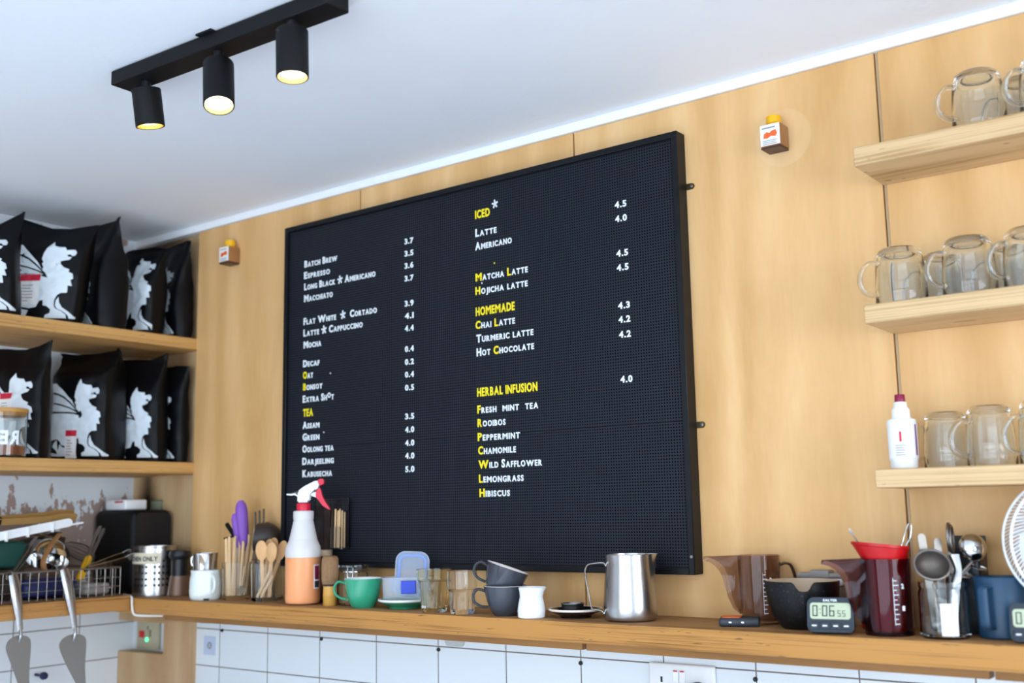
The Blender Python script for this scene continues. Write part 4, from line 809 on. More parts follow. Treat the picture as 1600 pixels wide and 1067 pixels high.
bm = BM(); o = [PX(*p) for p in ((162, 272), (164, 225), (166, 190), (205, 158), (300, 112), (318, 118), (322, 158), (300, 182), (258, 196), (246, 215), (242, 250), (244, 272))]; prism(bm, o, -.0115, .0115); bmesh.ops.bevel(bm, geom=bm.edges[:], offset=.003, segments=2, affect='EDGES'); hd_ = obj('sprayer_head', bm, MAT['whitep'], sp)
bm = BM(); o = [PX(*p) for p in ((170, 200), (110, 206), (82, 207), (82, 216), (112, 220), (140, 216), (160, 228), (166, 222), (146, 207), (172, 186))]; prism(bm, o, -.007, .007); obj('rear_lever', bm, MAT['whitep'], hd_)
bm = BM(); o = [PX(*p) for p in ((308, 112), (330, 101), (352, 102), (360, 130), (352, 142), (322, 152))]; prism(bm, o, -.010, .010); bmesh.ops.bevel(bm, geom=bm.edges[:], offset=.0015, segments=2, affect='EDGES'); obj('nozzle', bm, MAT['redcap'], sp)
bm = BM(); o = [PX(*p) for p in ((262, 208), (296, 196), (300, 214), (298, 236), (262, 224))]; prism(bm, o, -.006, .006); obj('piston', bm, MAT['whitep'], hd_)
bm = BM(); o = [(p.x, p.y) for p in spline([Vector((*PX(*p), 0)) for p in ((300, 190), (322, 168), (334, 182), (344, 222), (366, 268), (402, 322), (392, 324), (350, 298), (318, 258), (298, 232), (300, 190))], 4)][:-1]; prism(bm, o, -.008, .008); obj('trigger', bm, MAT['redcap'], sp)
bm = wrapband(.0436, -.75, -.33, .038, .095); lb = obj('label', bm, MAT['paper'], sp)
obj('label_panel', wrapband(.0443, -.70, -.38, .060, .092), MAT['maroon'], lb); obj('label_stripe', wrapband(.0443, -.70, -.38, .041, .056), MAT['darkink'], lb)
# acrylic holder on the board, sticks in it
ah = thing('acrylic_holder', 'clear acrylic holder fixed on the menu board behind the spray trigger', 'holder', (-2.058, -.055, E(-.079)))
ax0, ax1, ay0, ay1, az0, az1 = -2.105, -2.013, -.066, -.0365, E(-.079), E(.043)
bm = BM(); box(bm, ax0, ax1, ay1-.002, ay1, az0, az1); box(bm, ax0, ax0+.002, ay0, ay1-.002, az0, az1); box(bm, ax1-.002, ax1, ay0, ay1-.002, az0, az1-.002); box(bm, ax0, ax1, ay0, ay1, az0-.002, az0); objA('box', bm, MAT['acrylic'], ah)
bm = BM(); prism(bm, rrect(.056, az1-az0, .006, 3, ax0+.028, (az0+az1)/2), ay0-.002, ay0); objA('front_panel', bm, MAT['smoky'], ah)
bm = BM(); box(bm, ax0+.055, ax0+.057, ay0, ay1-.002, az0, az1-.004); objA('divider', bm, MAT['acrylic'], ah)
bm = BM(); prism(bm, rrect(.034, .052, .006, 3, ax0+.074, az0+.026), ay0-.002, ay0) ; objA('front_lip', bm, MAT['acrylic'], ah)
for k in range(6):
    x = ax0+.0622+.0048*k; bm = BM(); slat(bm, (x, ay0+.008+.004*(k % 3), az0+.0005), (x+.0012*(k % 2), ay0+.010+.003*(k % 3), az1-.026-.004*(k % 3)), .0046, .0013, (.2, -1, 0)); tag(obj('wooden_stirrer', bm, MAT['birch']), 'birch stirrer standing in the right half of the acrylic holder on the menu board', 'stirrer', 'stirrers in the acrylic holder')
bj = thing('brown_jar', 'brown glass jar with a pale wooden lid standing behind the bamboo whisk', 'jar', (-2.078, -.066, CT), ROT)
bm = BM(); lathe(bm, [(0, 0), (.022, 0), (.024, .003), (.024, .085), (.020, .098), (.021, .112), (0, .112)], 32); obj('body', bm, mat('brown_glass', '5d4636', .12, 0, .4), bj)
bm = BM(); lathe(bm, [(0, .1125), (.026, .1125), (.0265, .114), (.0265, .126), (.025, .1275), (0, .1275)], 32); obj('lid', bm, mat('pale_lid', 'b9a184', .5), bj)
bj.location = (-2.086, -.0615, CT)
ch = thing('bamboo_whisk', 'bamboo tea whisk standing on its yellow handle between spray bottle and green cup', 'whisk', (-1.984, -.129, CT), ROT)
bm = BM(); lathe(bm, [(0, 0), (.0150, 0), (.0158, .001), (.0160, .022), (.0168, .024), (.0160, .026), (.0155, .045), (0, .045)], 28); obj('handle', bm, MAT['bamboo'], ch)
bm = BM(); lathe(bm, [(0, .045), (.0158, .045), (.0190, .060), (.0195, .085), (.0188, .108), (.0165, .1145), (.012, .116), (0, .110)], 64, mod=lambda a, r, z: r*(1+.045*math.cos(32*a))); obj('tines', bm, MAT['tine'], ch, angle=80)
bm = BM(); lathe(bm, [(.0158, .046), (.0175, .0465), (.0178, .0495), (.0162, .0505)], 28, close=True); obj('thread', bm, MAT['blackp'], ch)
# clip jar
kj = thing('clip_jar', 'low clear glass clip top jar behind the green cup', 'jar', (-1.962, -.0755, CT), ROT)
bm = BM(); lathe(bm, [(0, 0), (.0345, 0), (.0375, .004), (.0375, .068), (.0345, .076), (.036, .078), (.036, .083), (.0328, .083), (.034, .076), (.0345, .066), (.0345, .006), (0, .005)], 44); obj('glass_body', bm, MAT['glass'], kj)
bm = BM(); lathe(bm, [(0, .087), (.036, .0845), (.0367, .087), (.036, .093), (.020, .0945), (0, .0945)], 44); obj('lid', bm, MAT['glass'], kj)
bm = BM(); tube(bm, [(.038*math.cos(2*PI*k/32), .038*math.sin(2*PI*k/32), .078) for k in range(32)], .0012, 6, closed=True); obj('wire_ring', bm, MAT['chrome'], kj)
bm = BM(); tube(bm, [(-.006, -.0387, .088), (-.007, -.0425, .078), (-.005, -.0435, .060), (.005, -.0435, .060), (.007, -.0425, .078), (.006, -.0387, .088)], .0014, 6); tube(bm, [(-.004, -.0415, .050), (0, -.0445, .046), (.004, -.0415, .050), (.003, -.0395, .066), (-.003, -.0395, .066)], .0014, 6, closed=True); obj('clip', bm, MAT['chrome'], kj)
# cups
def cup(name, label, loc, rb, rt, h, mo, mi, rz=ROT, hang=PI, hs=1.0, rot=None, rimm=None, hup=0., group=None, wall=.003, prof=None):
    t = thing(name, label, 'cup', loc, rz, group, rot)
    q = prof or [(0, 0), (.12, .05), (.42, .22), (.70, .50), (.90, .80), (1, 1)]
    out = [(rb+(rt-rb)*a, h*b) for a, b in [(p[0], p[1]) for p in q]]
    bm = BM(); pr = [(0, .0015), (rb*.82, .0015), (rb*.86, 0), (rb*.97, 0)]+out; no = len(pr)
    inn = [(r-wall, z) for r, z in reversed(out) if z > .004]; pr += [(rt-wall*.3, h+.0008), (rt-wall*.7, h+.0008)]+inn+[(rb*.7, .0045), (0, .0042)]
    mats = [0]*(no-1)+[1]*(len(pr)-no); lathe(bm, pr, 48, mats=mats); obj('cup_body', bm, [mo, mi], t)
    bm = BM(); d = Vector((math.cos(hang), math.sin(hang), 0)); def_ = lambda r, z: d*r+Vector((0, 0, z))
    P = spline([def_(rt*.93, h*.84), def_(rt+.012*hs, h*.90+hup), def_(rt+.0215*hs, h*.72+hup), def_(rt+.019*hs, h*.48), def_(rt+.006*hs, h*.33), def_(rb+(rt-rb)*.55, h*.30)], 5)
    tube(bm, P, .0036*hs, 12, flat=(.8, 1.35)); obj('handle', bm, mo, t); return t
cup('cappuccino_cup', 'green glazed cup with white inside, standing on the counter before the menu board', (-1.872, -.130, CT), .0255, .0445, .066, MAT['green'], MAT['porc'], hang=PI+.1)
sa = thing('saucer', 'green saucer with white rim holding a clear plastic tub', 'saucer', (-1.772, -.098, CT), ROT)
def saucer(t, R, h, mo, mr, mi):
    bm = BM(); pr = [(0, .002), (R*.50, .002), (R*.52, 0), (R*.57, 0), (R*.60, .004), (R*.82, h*.52), (R*.975, h*.74), (R, h*.84), (R*.995, h), (R*.93, h*.97), (R*.78, h*.70), (R*.58, .0065), (0, .0058)]
    lathe(bm, pr, 56, mats=[0, 0, 0, 0, 0, 0, 1, 1, 1, 2 if mi is not mr else 1, 2, 2]); obj('dish', bm, [mo, mr, mi], t)
saucer(sa, .0605, .021, MAT['green'], MAT['porc'], MAT['green'])
tb = thing('plastic_tub', 'clear plastic food tub with blue clips on the green saucer', 'tub', (-1.768, -.0925, CT+.0115), ROT)
bm = BM()
def rbox(bm, w, d, h, r, wall, z0=0., flare=1.0):
    A = []
    for s_, z, in ((.96, z0), (1, z0+.004), (flare, z0+h)): A.append([bm.verts.new((x*s_, y*s_, z)) for x, y in rrect(w, d, r, 5)])
    for s_, z in ((flare, z0+h), (1, z0+.005)): A.append([bm.verts.new((x*s_*(1-2*wall/w), y*s_*(1-2*wall/d), z)) for x, y in rrect(w, d, r, 5)])
    n = len(A[0])
    for i in range(4):
        for k in range(n): bm.faces.new((A[i][k], A[i][(k+1) % n], A[i+1][(k+1) % n], A[i+1][k]))
    bm.faces.new(list(reversed(A[0]))); bm.faces.new(A[-1]); return bm
rbox(bm, .108, .060, .056, .014, .0014, flare=1.05); obj('tub_body', bm, MAT['poly'], tb)
bm = BM(); A = rrect(.118, .068, .016, 5); B = rrect(.112, .062, .014, 5)
for k in range(len(A)):
    pass
va = [bm.verts.new((x, y, .0555)) for x, y in A]; vb = [bm.verts.new((x, y, .0555)) for x, y in B]; vc = [bm.verts.new((x, y, .0575)) for x, y in A]; vd = [bm.verts.new((x, y, .0575)) for x, y in B]
for k in range(len(A)):
    j = (k+1) % len(A); bm.faces.new((va[k], va[j], vc[j], vc[k])); bm.faces.new((vb[k], vd[k], vd[j], vb[j])); bm.faces.new((vc[k], vc[j], vd[j], vd[k])); bm.faces.new((va[k], vb[k], vb[j], va[j]))
obj('flange', bm, MAT['polylid'], tb)
for x, y, w_, c_ in ((.006, -.0345, .034, 'blue'), (-.034, .0345, .018, 'bluel'), (.043, .0345, .018, 'blue')):
    bm = BM(); box(bm, x-w_/2, x+w_/2, y-.0018, y+.0018, .022, .051, .001, 1); obj('side_clip', bm, MAT[c_], tb)
ld = thing('tub_lid', 'clear plastic lid with pale blue gasket standing up in the plastic tub', 'lid', (-1.761, -.0895, CT+.0185), rot=(math.radians(-7), math.radians(3), ROT))
bm = BM(); prism(bm, rrect(.078, .106, .022, 7, 0, .055), -.0016, .0016); obj('lid_plate', bm, MAT['polylid'], ld)
def ringprism(bm, w, h, r, cx, cz, wd, y0, y1):
    A = rrect(w, h, r, 7, cx, cz); B = rrect(w-2*wd, h-2*wd, max(r-wd, .002), 7, cx, cz); n = len(A)
    V = [[bm.verts.new((p[0], y, p[1])) for p in P] for P in (A, B) for y in (y0, y1)]
    for k in range(n):
        j = (k+1) % n; bm.faces.new((V[0][k], V[0][j], V[1][j], V[1][k])); bm.faces.new((V[2][k], V[3][k], V[3][j], V[2][j])); bm.faces.new((V[0][k], V[2][k], V[2][j], V[0][j])); bm.faces.new((V[1][k], V[1][j], V[3][j], V[3][k]))
    return bm
obj('gasket', ringprism(BM(), .066, .093, .017, 0, .055, .006, -.0032, -.0017), MAT['bluel'], ld)
obj('lid_rim', ringprism(BM(), .078, .106, .022, 0, .055, .003, -.005, .004), MAT['polylid'], ld)
facet = lambda z1, amp, n: (lambda a, r, z: r*(1-amp*(1-abs(math.cos(n*a/2))**.8)) if z < z1 else r)
tumbler('picardie_glass', 'straw tinted faceted drinking glass in front of the green saucer', (-1.645, -.140, CT), [(.026, 0), (.028, .003), (.0315, .034), (.0345, .062), (.0350, .066), (.0365, .067), (.0385, .0905), (.0378, .0915)], .0022, .009, MAT['amber'], mod=facet(.064, .07, 9), seg=72)
tumbler('faceted_glass', 'clear faceted drinking glass between the straw tinted glass and the dark grey cups', (-1.5575, -.148, CT), [(.0245, 0), (.0262, .003), (.0275, .044), (.0282, .048), (.0318, .052), (.0328, .0895), (.0320, .0905)], 0.0022, .010, MAT['pale'], mod=facet(.048, .08, 10), seg=80)
cup('cappuccino_cup', 'dark grey cup standing on the counter under the tilted cup', (-1.446, -.141, CT), .0235, .0455, .060, MAT['charcoal'], MAT['rimp'], hang=PI+.12, group='dark grey cups')
ax_ = Matrix.Rotation(ROT, 4, 'Z') @ Matrix.Rotation(math.radians(19.5), 4, 'Y')
cup('cappuccino_cup', 'dark grey cup tilted on top of the other dark grey cup', tuple(local((-1.446, -.141, CT), -.0135, .002, .0405)), .0235, .0455, .060, MAT['charcoal'], MAT['rimp'], hang=PI+.12, group='dark grey cups', rot=ax_.to_euler())
cr = thing('creamer', 'small white porcelain creamer right of the dark grey cups', 'creamer', (-1.366, -.159, CT), ROT)
bm = BM(); lathe(bm, [(0, .001), (.0255, 0), (.0275, .002), (.0285, .014), (.0265, .028), (.0235, .041), (.0240, .052), (.0262, .060), (.0250, .0608), (.0225, .052), (.0215, .040), (.0245, .026), (.0262, .012), (0, .004)], 48, mod=lambda a, r, z: r+(.0062*max(0, (z-.040)/.021)**1.4*max(0, math.cos(a-.15))**6 if z > .040 else 0)-(.0045*math.exp(-((a-4.25)/.28)**2-((z-.036)/.007)**2))); obj('jug', bm, MAT['porc'], cr)
s2 = thing('saucer', 'black saucer with white rim beside the steel pitcher handle', 'saucer', (-1.293, -.108, CT), ROT); saucer(s2, .0545, .018, MAT['blackglz'], MAT['rimp'], MAT['blackglz'])
rk = thing('steel_ramekin', 'small dark steel dish standing on the black saucer', 'dish', (-1.300, -.108, CT+.0062), ROT)
bm = BM(); lathe(bm, [(0, 0), (.0205, 0), (.0222, .002), (.0225, .018), (.0240, .0205), (.0236, .0214), (.0212, .019), (.0205, .003), (0, .002)], 40); obj('dish', bm, MAT['steel'], rk)
# steel pitcher
mp = thing('milk_pitcher', 'stainless steel milk pitcher with wire handle standing before the board corner', 'pitcher', (-1.160, -.114, CT), ROT)
def spout(a, r, z):
    if z < .068: return r
    f = ((z-.068)/.058); d = math.atan2(math.sin(a-.05), math.cos(a-.05)); return r+.0135*f**1.6*math.exp(-(d/.22)**2)-.0025*f*math.exp(-((abs(d)-.42)/.16)**2)
bm = BM(); lathe(bm, [(0, .0015), (.046, .0005), (.0505, .0035), (.0522, .010), (.0517, .03), (.0490, .070), (.0462, .100), (.0458, .116), (.0462, .1255), (.0455, .1262), (.0448, .116), (.0450, .100), (.0478, .070), (.0505, .03), (.0500, .010), (0, .004)], 96, mod=spout); obj('jug', bm, MAT['steel'], mp)
bm = BM(); tube(bm, spline([(-.0455, 0, .104), (-.050, 0, .110), (-.062, 0, .1105), (-.079, 0, .108), (-.0855, 0, .100), (-.086, 0, .088), (-.080, 0, .050), (-.076, 0, .026), (-.070, 0, .022), (-.058, 0, .020), (-.052, 0, .014), (-.0505, 0, .010)], 5), .0032, 10, flat=(.6, 1.5)); obj('handle', bm, MAT['chrome'], mp)
bm = BM(); lathe(bm, [(0, .095), (.0446, .095), (.0446, .097), (0, .097)], 40); obj('milk_shadow', bm, MAT['dsteel'], mp) if False else bm.free()
# flat black and orange thermometer
th_ = thing('pocket_thermometer', 'small black and orange digital device lying flat in front of the brown jug', 'thermometer', (-.930, -.113, CT), .42)
bm = BM(); box(bm, -.036, .036, -.024, .026, 0, .0155, .0045, 3); obj('case', bm, MAT['slate'], th_)
bm = BM(); prism(bm, rrect(.034, .040, .005, 3, -.014, .003), .0153, .0166, 'xy'); obj('orange_face', bm, MAT['orange'], th_)
bm = BM(); prism(bm, rrect(.026, .034, .004, 3, .018, .003), .0153, .0160, 'xy'); obj('screen', bm, MAT['blackp'], th_)
for x in (-.016, .006):
    bm = BM(); box(bm, x-.0022, x+.0022, -.0246, -.0238, .0075, .0092); obj('contact', bm, MAT['chrome'], th_)
# measuring jugs
def jug(name, label, loc, mtl, handle_m, hang, r0=.0355, r1=.0395, h=.122, sc=1.0, spx=1.0):
    t = thing(name, label, 'measuring jug', loc, ROT)
    bm = BM(); n_ = 56; lathe(bm, [(0, .003), (r0-.004, .003), (r0-.003, 0), (r0, .0), (r0+.0004, .004), (r0+(r1-r0)*.9, h*.9), (r1, h), (r1-.0018, h), (r0+(r1-r0)*.9-.0018, h*.9), (r0-.0016, .006), (0, .005)], n_); obj('body', bm, mtl, t)
    fr = [(.155, .00), (.25, .010), (.40, .0155), (.55, .0185), (.70, .021), (.82, .026), (.91, .036), (.965, .050), (1.0, .064)]
    bm = BM(); rows = []
    for f, o in fr:
        z = h*f; rb = r0+(r1-r0)*f; row = []; half = .36*min(1, .35+o/.02)
        for q in range(9):
            u = -1+2*q/8; a = PI+half*u; base = Vector((rb*.985*math.cos(a), rb*.985*math.sin(a), z)); tip = Vector((-(rb+o*spx), 0, z+(.0 if f < 1 else -.001))); w_ = (1-abs(u))**.85; row.append(bm.verts.new(base.lerp(tip, w_)))
        rows.append(row)
    for i in range(len(rows)-1):
        for q in range(8): bm.faces.new((rows[i][q], rows[i][q+1], rows[i+1][q+1], rows[i+1][q]))
    bmesh.ops.recalc_face_normals(bm, faces=bm.faces[:]); bmesh.ops.solidify(bm, geom=bm.faces[:], thickness=.0016); obj('spout', bm, mtl, t)
    d = Vector((math.cos(hang), math.sin(hang), 0)); D = lambda r, z: d*r+Vector((0, 0, z))
    bm = BM(); tube(bm, spline([D(r1-.001, h*.84), D(r1+.008, h*.87), D(r1+.020, h*.84), D(r1+.027, h*.68), D(r1+.029, h*.45), D(r1+.025, h*.25)], 5), .0046, 10, flat=(.6, 1.5)); obj('handle', bm, handle_m, t)
    for k in range(10):
        f = .16+.062*k; rb = r0+(r1-r0)*f+.0002; lg = .13 if k % 2 else .20
        obj('scale_mark', wrapband(rb, -PI/2-.06, -PI/2-.06+lg, h*f, h*f+.0011, 4, .0003), MAT['letw'], t)
    obj('highlight_line', wrapband(r0+(r1-r0)*.45+.0006, -PI/2-.075, -PI/2-.058, h*.15, h*.76, 2, .0003), MAT['letw'], t)  # vertical highlight drawn as a white bar along the scale marks
    for z_, tx in ((.62, '2'), (.335, '1')):
        bm = text_bm(tx, .004, .0075, .0075, thick=.0003); bm.transform(Matrix.Translation((r0*.28, -(r0+(r1-r0)*z_)*.975, h*z_))); obj('scale_number', bm, MAT['letw'], t, smooth=False)
    return t
jug('measuring_jug', 'smoky brown clear measuring jug with spout and handle right of the menu board', (-.915, -.052, CT), MAT['smoky'], mat('smoky_handle', '4b372e', .15, 0, .3), .05, h=.124)
jug('measuring_jug', 'plum tinted measuring jug holding a red funnel on the right part of the counter', (-.652, -.128, CT), MAT['smokyp'], mat('plum_handle', '4a2a34', .15, 0, .3), 1.25, r0=.0385, r1=.0415, h=.124)
JP = (-.652, -.128, CT)
fn = thing('red_funnel', 'red plastic funnel standing inside the plum tinted jug', 'funnel', tuple(local(JP, 0, 0, .0062)), rot=(0, 0, ROT))
bm = BM(); lathe(bm, [(.0235, 0), (.0265, .0), (.0300, .05), (.0345, .104), (.0375, .117), (.0455, .140), (.0458, .1445), (.0440, .1445), (.0360, .117), (.0330, .104), (.0285, .05), (.0250, .002)], 48, close=True, mod=None)
for v in bm.verts:
    if v.co.z > .118: q = min(1, (v.co.z-.118)/.02); v.co.z -= v.co.x*.10*q+.003*q; v.co.x -= .006*q
obj('cone', bm, MAT['red'], fn)
bm = BM(); lathe(bm, [(.0440, .1385), (.0474, .1400), (.0474, .1445), (.0440, .1440)], 48, close=True)
for v in bm.verts: v.co.z -= v.co.x*.10+.003; v.co.x -= .006
obj('rim', bm, MAT['red'], fn)
t = thing('steel_pick', 'thin steel pick leaning out of the left of the red funnel', 'pick', tuple(local(JP, -.022, .0, .01)))
bm = BM(); tube(bm, [local(JP, -.012, 0, .010), local(JP, -.040, 0, .146), local(JP, -.0545, 0, .170)], .0014, 8); objA('shaft', bm, MAT['dsteel'], t)
bm = BM(); slat(bm, local(JP, -.050, 0, .163), local(JP, -.057, 0, .174), .004, .0016, (.6, -.8, 0)); objA('tip', bm, MAT['dsteel'], t)
t = thing('wire_strainer', 'wire strainer whose looped grip stands out of the right of the red funnel', 'strainer', tuple(local(JP, .02, .0, .01)))
bm = BM(); tube(bm, spline([local(JP, .012, .004, .012), local(JP, .0285, .004, .130), local(JP, .0335, .004, .150), local(JP, .0425, .004, .175), local(JP, .0470, .004, .180), local(JP, .0495, .004, .174), local(JP, .0455, .004, .155), local(JP, .0365, .004, .140), local(JP, .0245, .002, .100), local(JP, .016, .002, .012)], 5), .0013, 8); objA('loop', bm, MAT['chrome'], t)
bm = BM(); sphere(bm, local(JP, .014, .003, .016), .008, (1, 1, .6), 14); objA('bulb', bm, MAT['dsteel'], t)
rc = thing('red_cup', 'red plastic cup half hidden behind the plum tinted jug', 'cup', (-.690, -.049, CT), ROT)
bm = BM(); lathe(bm, [(0, 0), (.034, 0), (.036, .003), (.0375, .09), (.036, .092), (.034, .005), (0, .004)], 36); obj('cup', bm, MAT['red'], rc)
bm = BM(); handle_c(bm, .036, .070, .025, .020, .004, .1); obj('handle', bm, MAT['red'], rc)
# speckled bowl
bw = thing('matcha_bowl', 'black speckled clay bowl with beige inside and a pouring notch', 'bowl', (-.8135, -.097, CT), ROT)
def notch(bm):
    for v in bm.verts:
        a = math.atan2(v.co.y, v.co.x); d = math.atan2(math.sin(a+PI/2+.22), math.cos(a+PI/2+.22))
        if v.co.z > .045: v.co.z -= .0150*math.exp(-(d/.21)**4)*((v.co.z-.045)/.037); k = 1+.06*math.exp(-(d/.16)**2); v.co.x *= k; v.co.y *= k
pr = [(0, .003), (.030, .003), (.032, 0), (.036, 0), (.040, .004), (.052, .022), (.0605, .045), (.064, .068), (.0648, .081), (.0640, .0828), (.0615, .0828), (.0605, .068), (.057, .045), (.048, .022), (.034, .008), (0, .007)]
bm = BM(); lathe(bm, pr, 96, mats=[0]*9+[1]*6); notch(bm); obj('bowl', bm, [MAT['stone'], MAT['clay']], bw)
gc = thing('grey_container', 'grey lidded food container behind the black speckled bowl', 'container', (-.806, -.026, CT))
bm = BM(); box(bm, -.845, -.770, -.026, -.003, CT, E(-.142), .004, 2); objA('tub', bm, MAT['grey'], gc)
bm = BM(); box(bm, -.848, -.767, -.0275, -.002, E(-.1418), E(-.128), .004, 2); lidg = objA('lid', bm, MAT['whitep'], gc)
bm = BM(); box(bm, -.853, -.762, -.0285, -.0015, E(-.1278), E(-.119), .003, 2); objA('clip_band', bm, MAT['grey'], gc)
bm = BM(); box(bm, -.828, -.790, -.030, -.002, E(-.1285), E(-.114), .003, 2); objA('clasp', bm, MAT['grey'], gc)
# timers
SEGS = {'0': 'abcdef', '6': 'afedcg', '1': 'bc', '5': 'afgcd', '3': 'abgcd'}
def seven(bm, ch, x, z, w, h, y, t=.0012):
    P = {'a': (x, x+w, z+h-t, z+h), 'd': (x, x+w, z, z+t), 'g': (x, x+w, z+h/2-t/2, z+h/2+t/2), 'f': (x, x+t, z+h/2, z+h), 'e': (x, x+t, z, z+h/2), 'b': (x+w-t, x+w, z+h/2, z+h), 'c': (x+w-t, x+w, z, z+h/2)}
    for s_ in SEGS[ch]:
        a, b, c_, d_ = P[s_]; box(bm, a, b, y, y+.0003, c_, d_)
def timer(loc, rz, label, txt, small):
    t = thing('kitchen_timer', label, 'timer', loc, rot=(math.radians(-14), 0, rz), group='kitchen timers')
    bm = BM(); prism(bm, rrect(.076, .0575, .010, 6, 0, .0293), -.008, .008); bmesh.ops.bevel(bm, geom=[e for e in bm.edges if abs(e.verts[0].co.y-e.verts[1].co.y) < 1e-6], offset=.002, segments=2, affect='EDGES'); obj('case', bm, MAT['slate'], t)
    bm = BM(); prism(bm, rrect(.066, .027, .005, 5, 0, .0355), -.0092, -.0078); scr = obj('display', bm, MAT['lcd'], t)
    bm = BM(); x = -.029
    for c_ in txt:
        if c_ == ':': box(bm, x+.0005, x+.002, -.0096, -.0092, .0315, .033); box(bm, x+.0005, x+.002, -.0096, -.0092, .0375, .039); x += .0045
        else: seven(bm, c_, x, .0265, .0085, .018, -.0096, .0017); x += .0115
    for c_ in small: seven(bm, c_, x+.002, .0265, .005, .010, -.0096, .001); x += .0075
    o = obj('digits', bm, MAT['seg'], scr); 
    for k in range(4):
        bm = BM(); box(bm, -.034+.0173*k, -.0185+.0173*k, -.0092, -.0078, .005, .0175, .001, 1); b = obj('button', bm, MAT['slate'], t)
        bm = BM()
        box(bm, -.030+.0173*k, -.0225+.0173*k, -.0095, -.0091, .0100, .0122); obj('button_print', bm, MAT['letw'], b)
    bm = text_bm('SALTER', .023, .0038, .0038, thick=.0003, cond=1.1); bm.transform(Matrix.Translation((-.0115, -.0081, .0515))); obj('brand_print', bm, MAT['letw'], t, smooth=False); return t
timer((-.735, -.171, CT+.0016), .23, 'dark kitchen timer reading 0:06 leaning in front of the black bowl', '0:06', '55')
timer((-.4165, -.160, CT+.0016), .20, 'dark kitchen timer at the right edge before the blue mug and fan', '0:06', '53')
# utensil jar
uj = thing('utensil_jar', 'glass jar of sieves and spoons with a white label, right of the plum jug', 'jar', (-.561, -.130, CT), ROT)
bm = BM(); lathe(bm, [(0, 0), (.034, 0), (.038, .004), (.0385, .010), (.0385, .070), (.036, .078), (.0372, .080), (.0372, .088), (.0345, .088), (.0335, .079), (.0360, .068), (.0360, .008), (0, .006)], 48); obj('glass_body', bm, MAT['glass'], uj)
obj('label', wrapband(.0388, -PI/2-.50, -PI/2+.16, .006, .056), MAT['paper'], uj)
UJ = (-.561, -.130, CT+.0065)
gU = 'utensils standing in the glass jar'
def loc_u(x, y, z): return local(UJ, x, y, z)
def ringat(bm, c, R, r, n, seg=32, sq=1.0):
    n = Vector(n).normalized(); a = n.orthogonal().normalized(); b = n.cross(a); tube(bm, [c+a*(R*math.cos(2*PI*k/seg))+b*(R*sq*math.sin(2*PI*k/seg)) for k in range(seg)], r, 8, closed=True); return bm
TV = Matrix.Rotation(ROT, 3, 'Z') @ Vector((0, -1, 0)); RV = Matrix.Rotation(ROT, 3, 'Z') @ Vector((1, 0, 0))
mesh_m = mat('sieve_mesh', '6d655e', .5, .8)
sv = thing('tea_sieve', 'round steel tea sieve leaning out of the left front of the utensil jar', 'sieve', tuple(loc_u(0, 0, 0)), group=gU)
cS = loc_u(-.018, -.012, .109); nS = (TV*.80-RV*.18+Vector((0, 0, .55))).normalized()
bm = BM(); ringat(bm, cS, .0275, .0020, nS); objA('rim', bm, MAT['dsteel'], sv)
bm = BM(); pr = [(.0266*math.cos(PI/2*k/7), -.026*math.sin(PI/2*k/7)) for k in range(7)]+[(0, -.026)]
lathe(bm, pr+[(max(0, r-.0007), z+.0007) for r, z in reversed(pr)][0:-1]+[(.0259, 0)], 32); bm.transform(Matrix.Translation(cS) @ nS.to_track_quat('Z', 'Y').to_matrix().to_4x4()); objA('mesh_bowl', bm, mesh_m, sv)
bm = BM(); tube(bm, [cS-nS*.004-Vector((0, 0, .028)), loc_u(-.006, -.010, .05), loc_u(.004, .0, .002)], .0022, 8); objA('handle', bm, MAT['dsteel'], sv)
ldl = thing('steel_ladle', 'shiny round steel ladle standing out of the right of the utensil jar', 'ladle', tuple(loc_u(0, 0, 0)), group=gU)
cL = loc_u(.060, .016, .134); nL = (TV*.96+RV*.1+Vector((0, 0, .2))).normalized()
bm = BM(); pr = [(.0230*math.sin(PI/2*k/8), .018*math.cos(PI/2*k/8)) for k in range(9)]; lathe(bm, [(0, .018)]+pr[1:]+[(max(0, r-.001), z-.0012) for r, z in reversed(pr)][:-1]+[(0, .0166)], 36); bm.transform(Matrix.Translation(cL) @ nL.to_track_quat('Z', 'Y').to_matrix().to_4x4()); objA('bowl', bm, MAT['chrome'], ldl)
bm = BM(); tube(bm, [cL-Vector((0, 0, .021)), loc_u(.034, .012, .090), loc_u(.012, .006, .002)], .0028, 8); objA('handle', bm, MAT['dsteel'], ldl)
for c, n, sz, lb in (((.034, .012, .094), TV*.5-RV*.3+Vector((0, 0, .8)), (.021, .011), 'steel spoon with its bowl lying just right of the sieve'), ((.068, .020, .102), TV*.3+RV*.5+Vector((0, 0, .8)), (.016, .007), 'small spoon poking out furthest right below the round ladle')):
    t = thing('steel_spoon', lb, 'spoon', tuple(loc_u(0, 0, 0)), group=gU); cc_ = loc_u(*c); q = Matrix.Translation(cc_) @ Matrix.Rotation(ROT-.25, 4, 'Z') @ Matrix.Rotation(.28, 4, 'Y') @ Matrix.Rotation(.5, 4, 'X')
    bm = BM(); pr = [(math.sin(PI/2*k/6), -.45*math.cos(PI/2*k/6)) for k in range(7)]; lathe(bm, [(0, -.45)]+pr[1:]+[(max(0, r-.05), z+.05) for r, z in reversed(pr)][:-1]+[(0, -.40)], 28)
    bm.transform(q @ Matrix.Diagonal((sz[0], sz[1], sz[1], 1))); objA('bowl', bm, MAT['steel'], t)
    bm = BM(); tube(bm, [cc_-RV*(sz[0]*.8), loc_u(.020, .012, .072), loc_u(.006, .012, .002)], .0022, 8); objA('handle', bm, MAT['dsteel'], t)
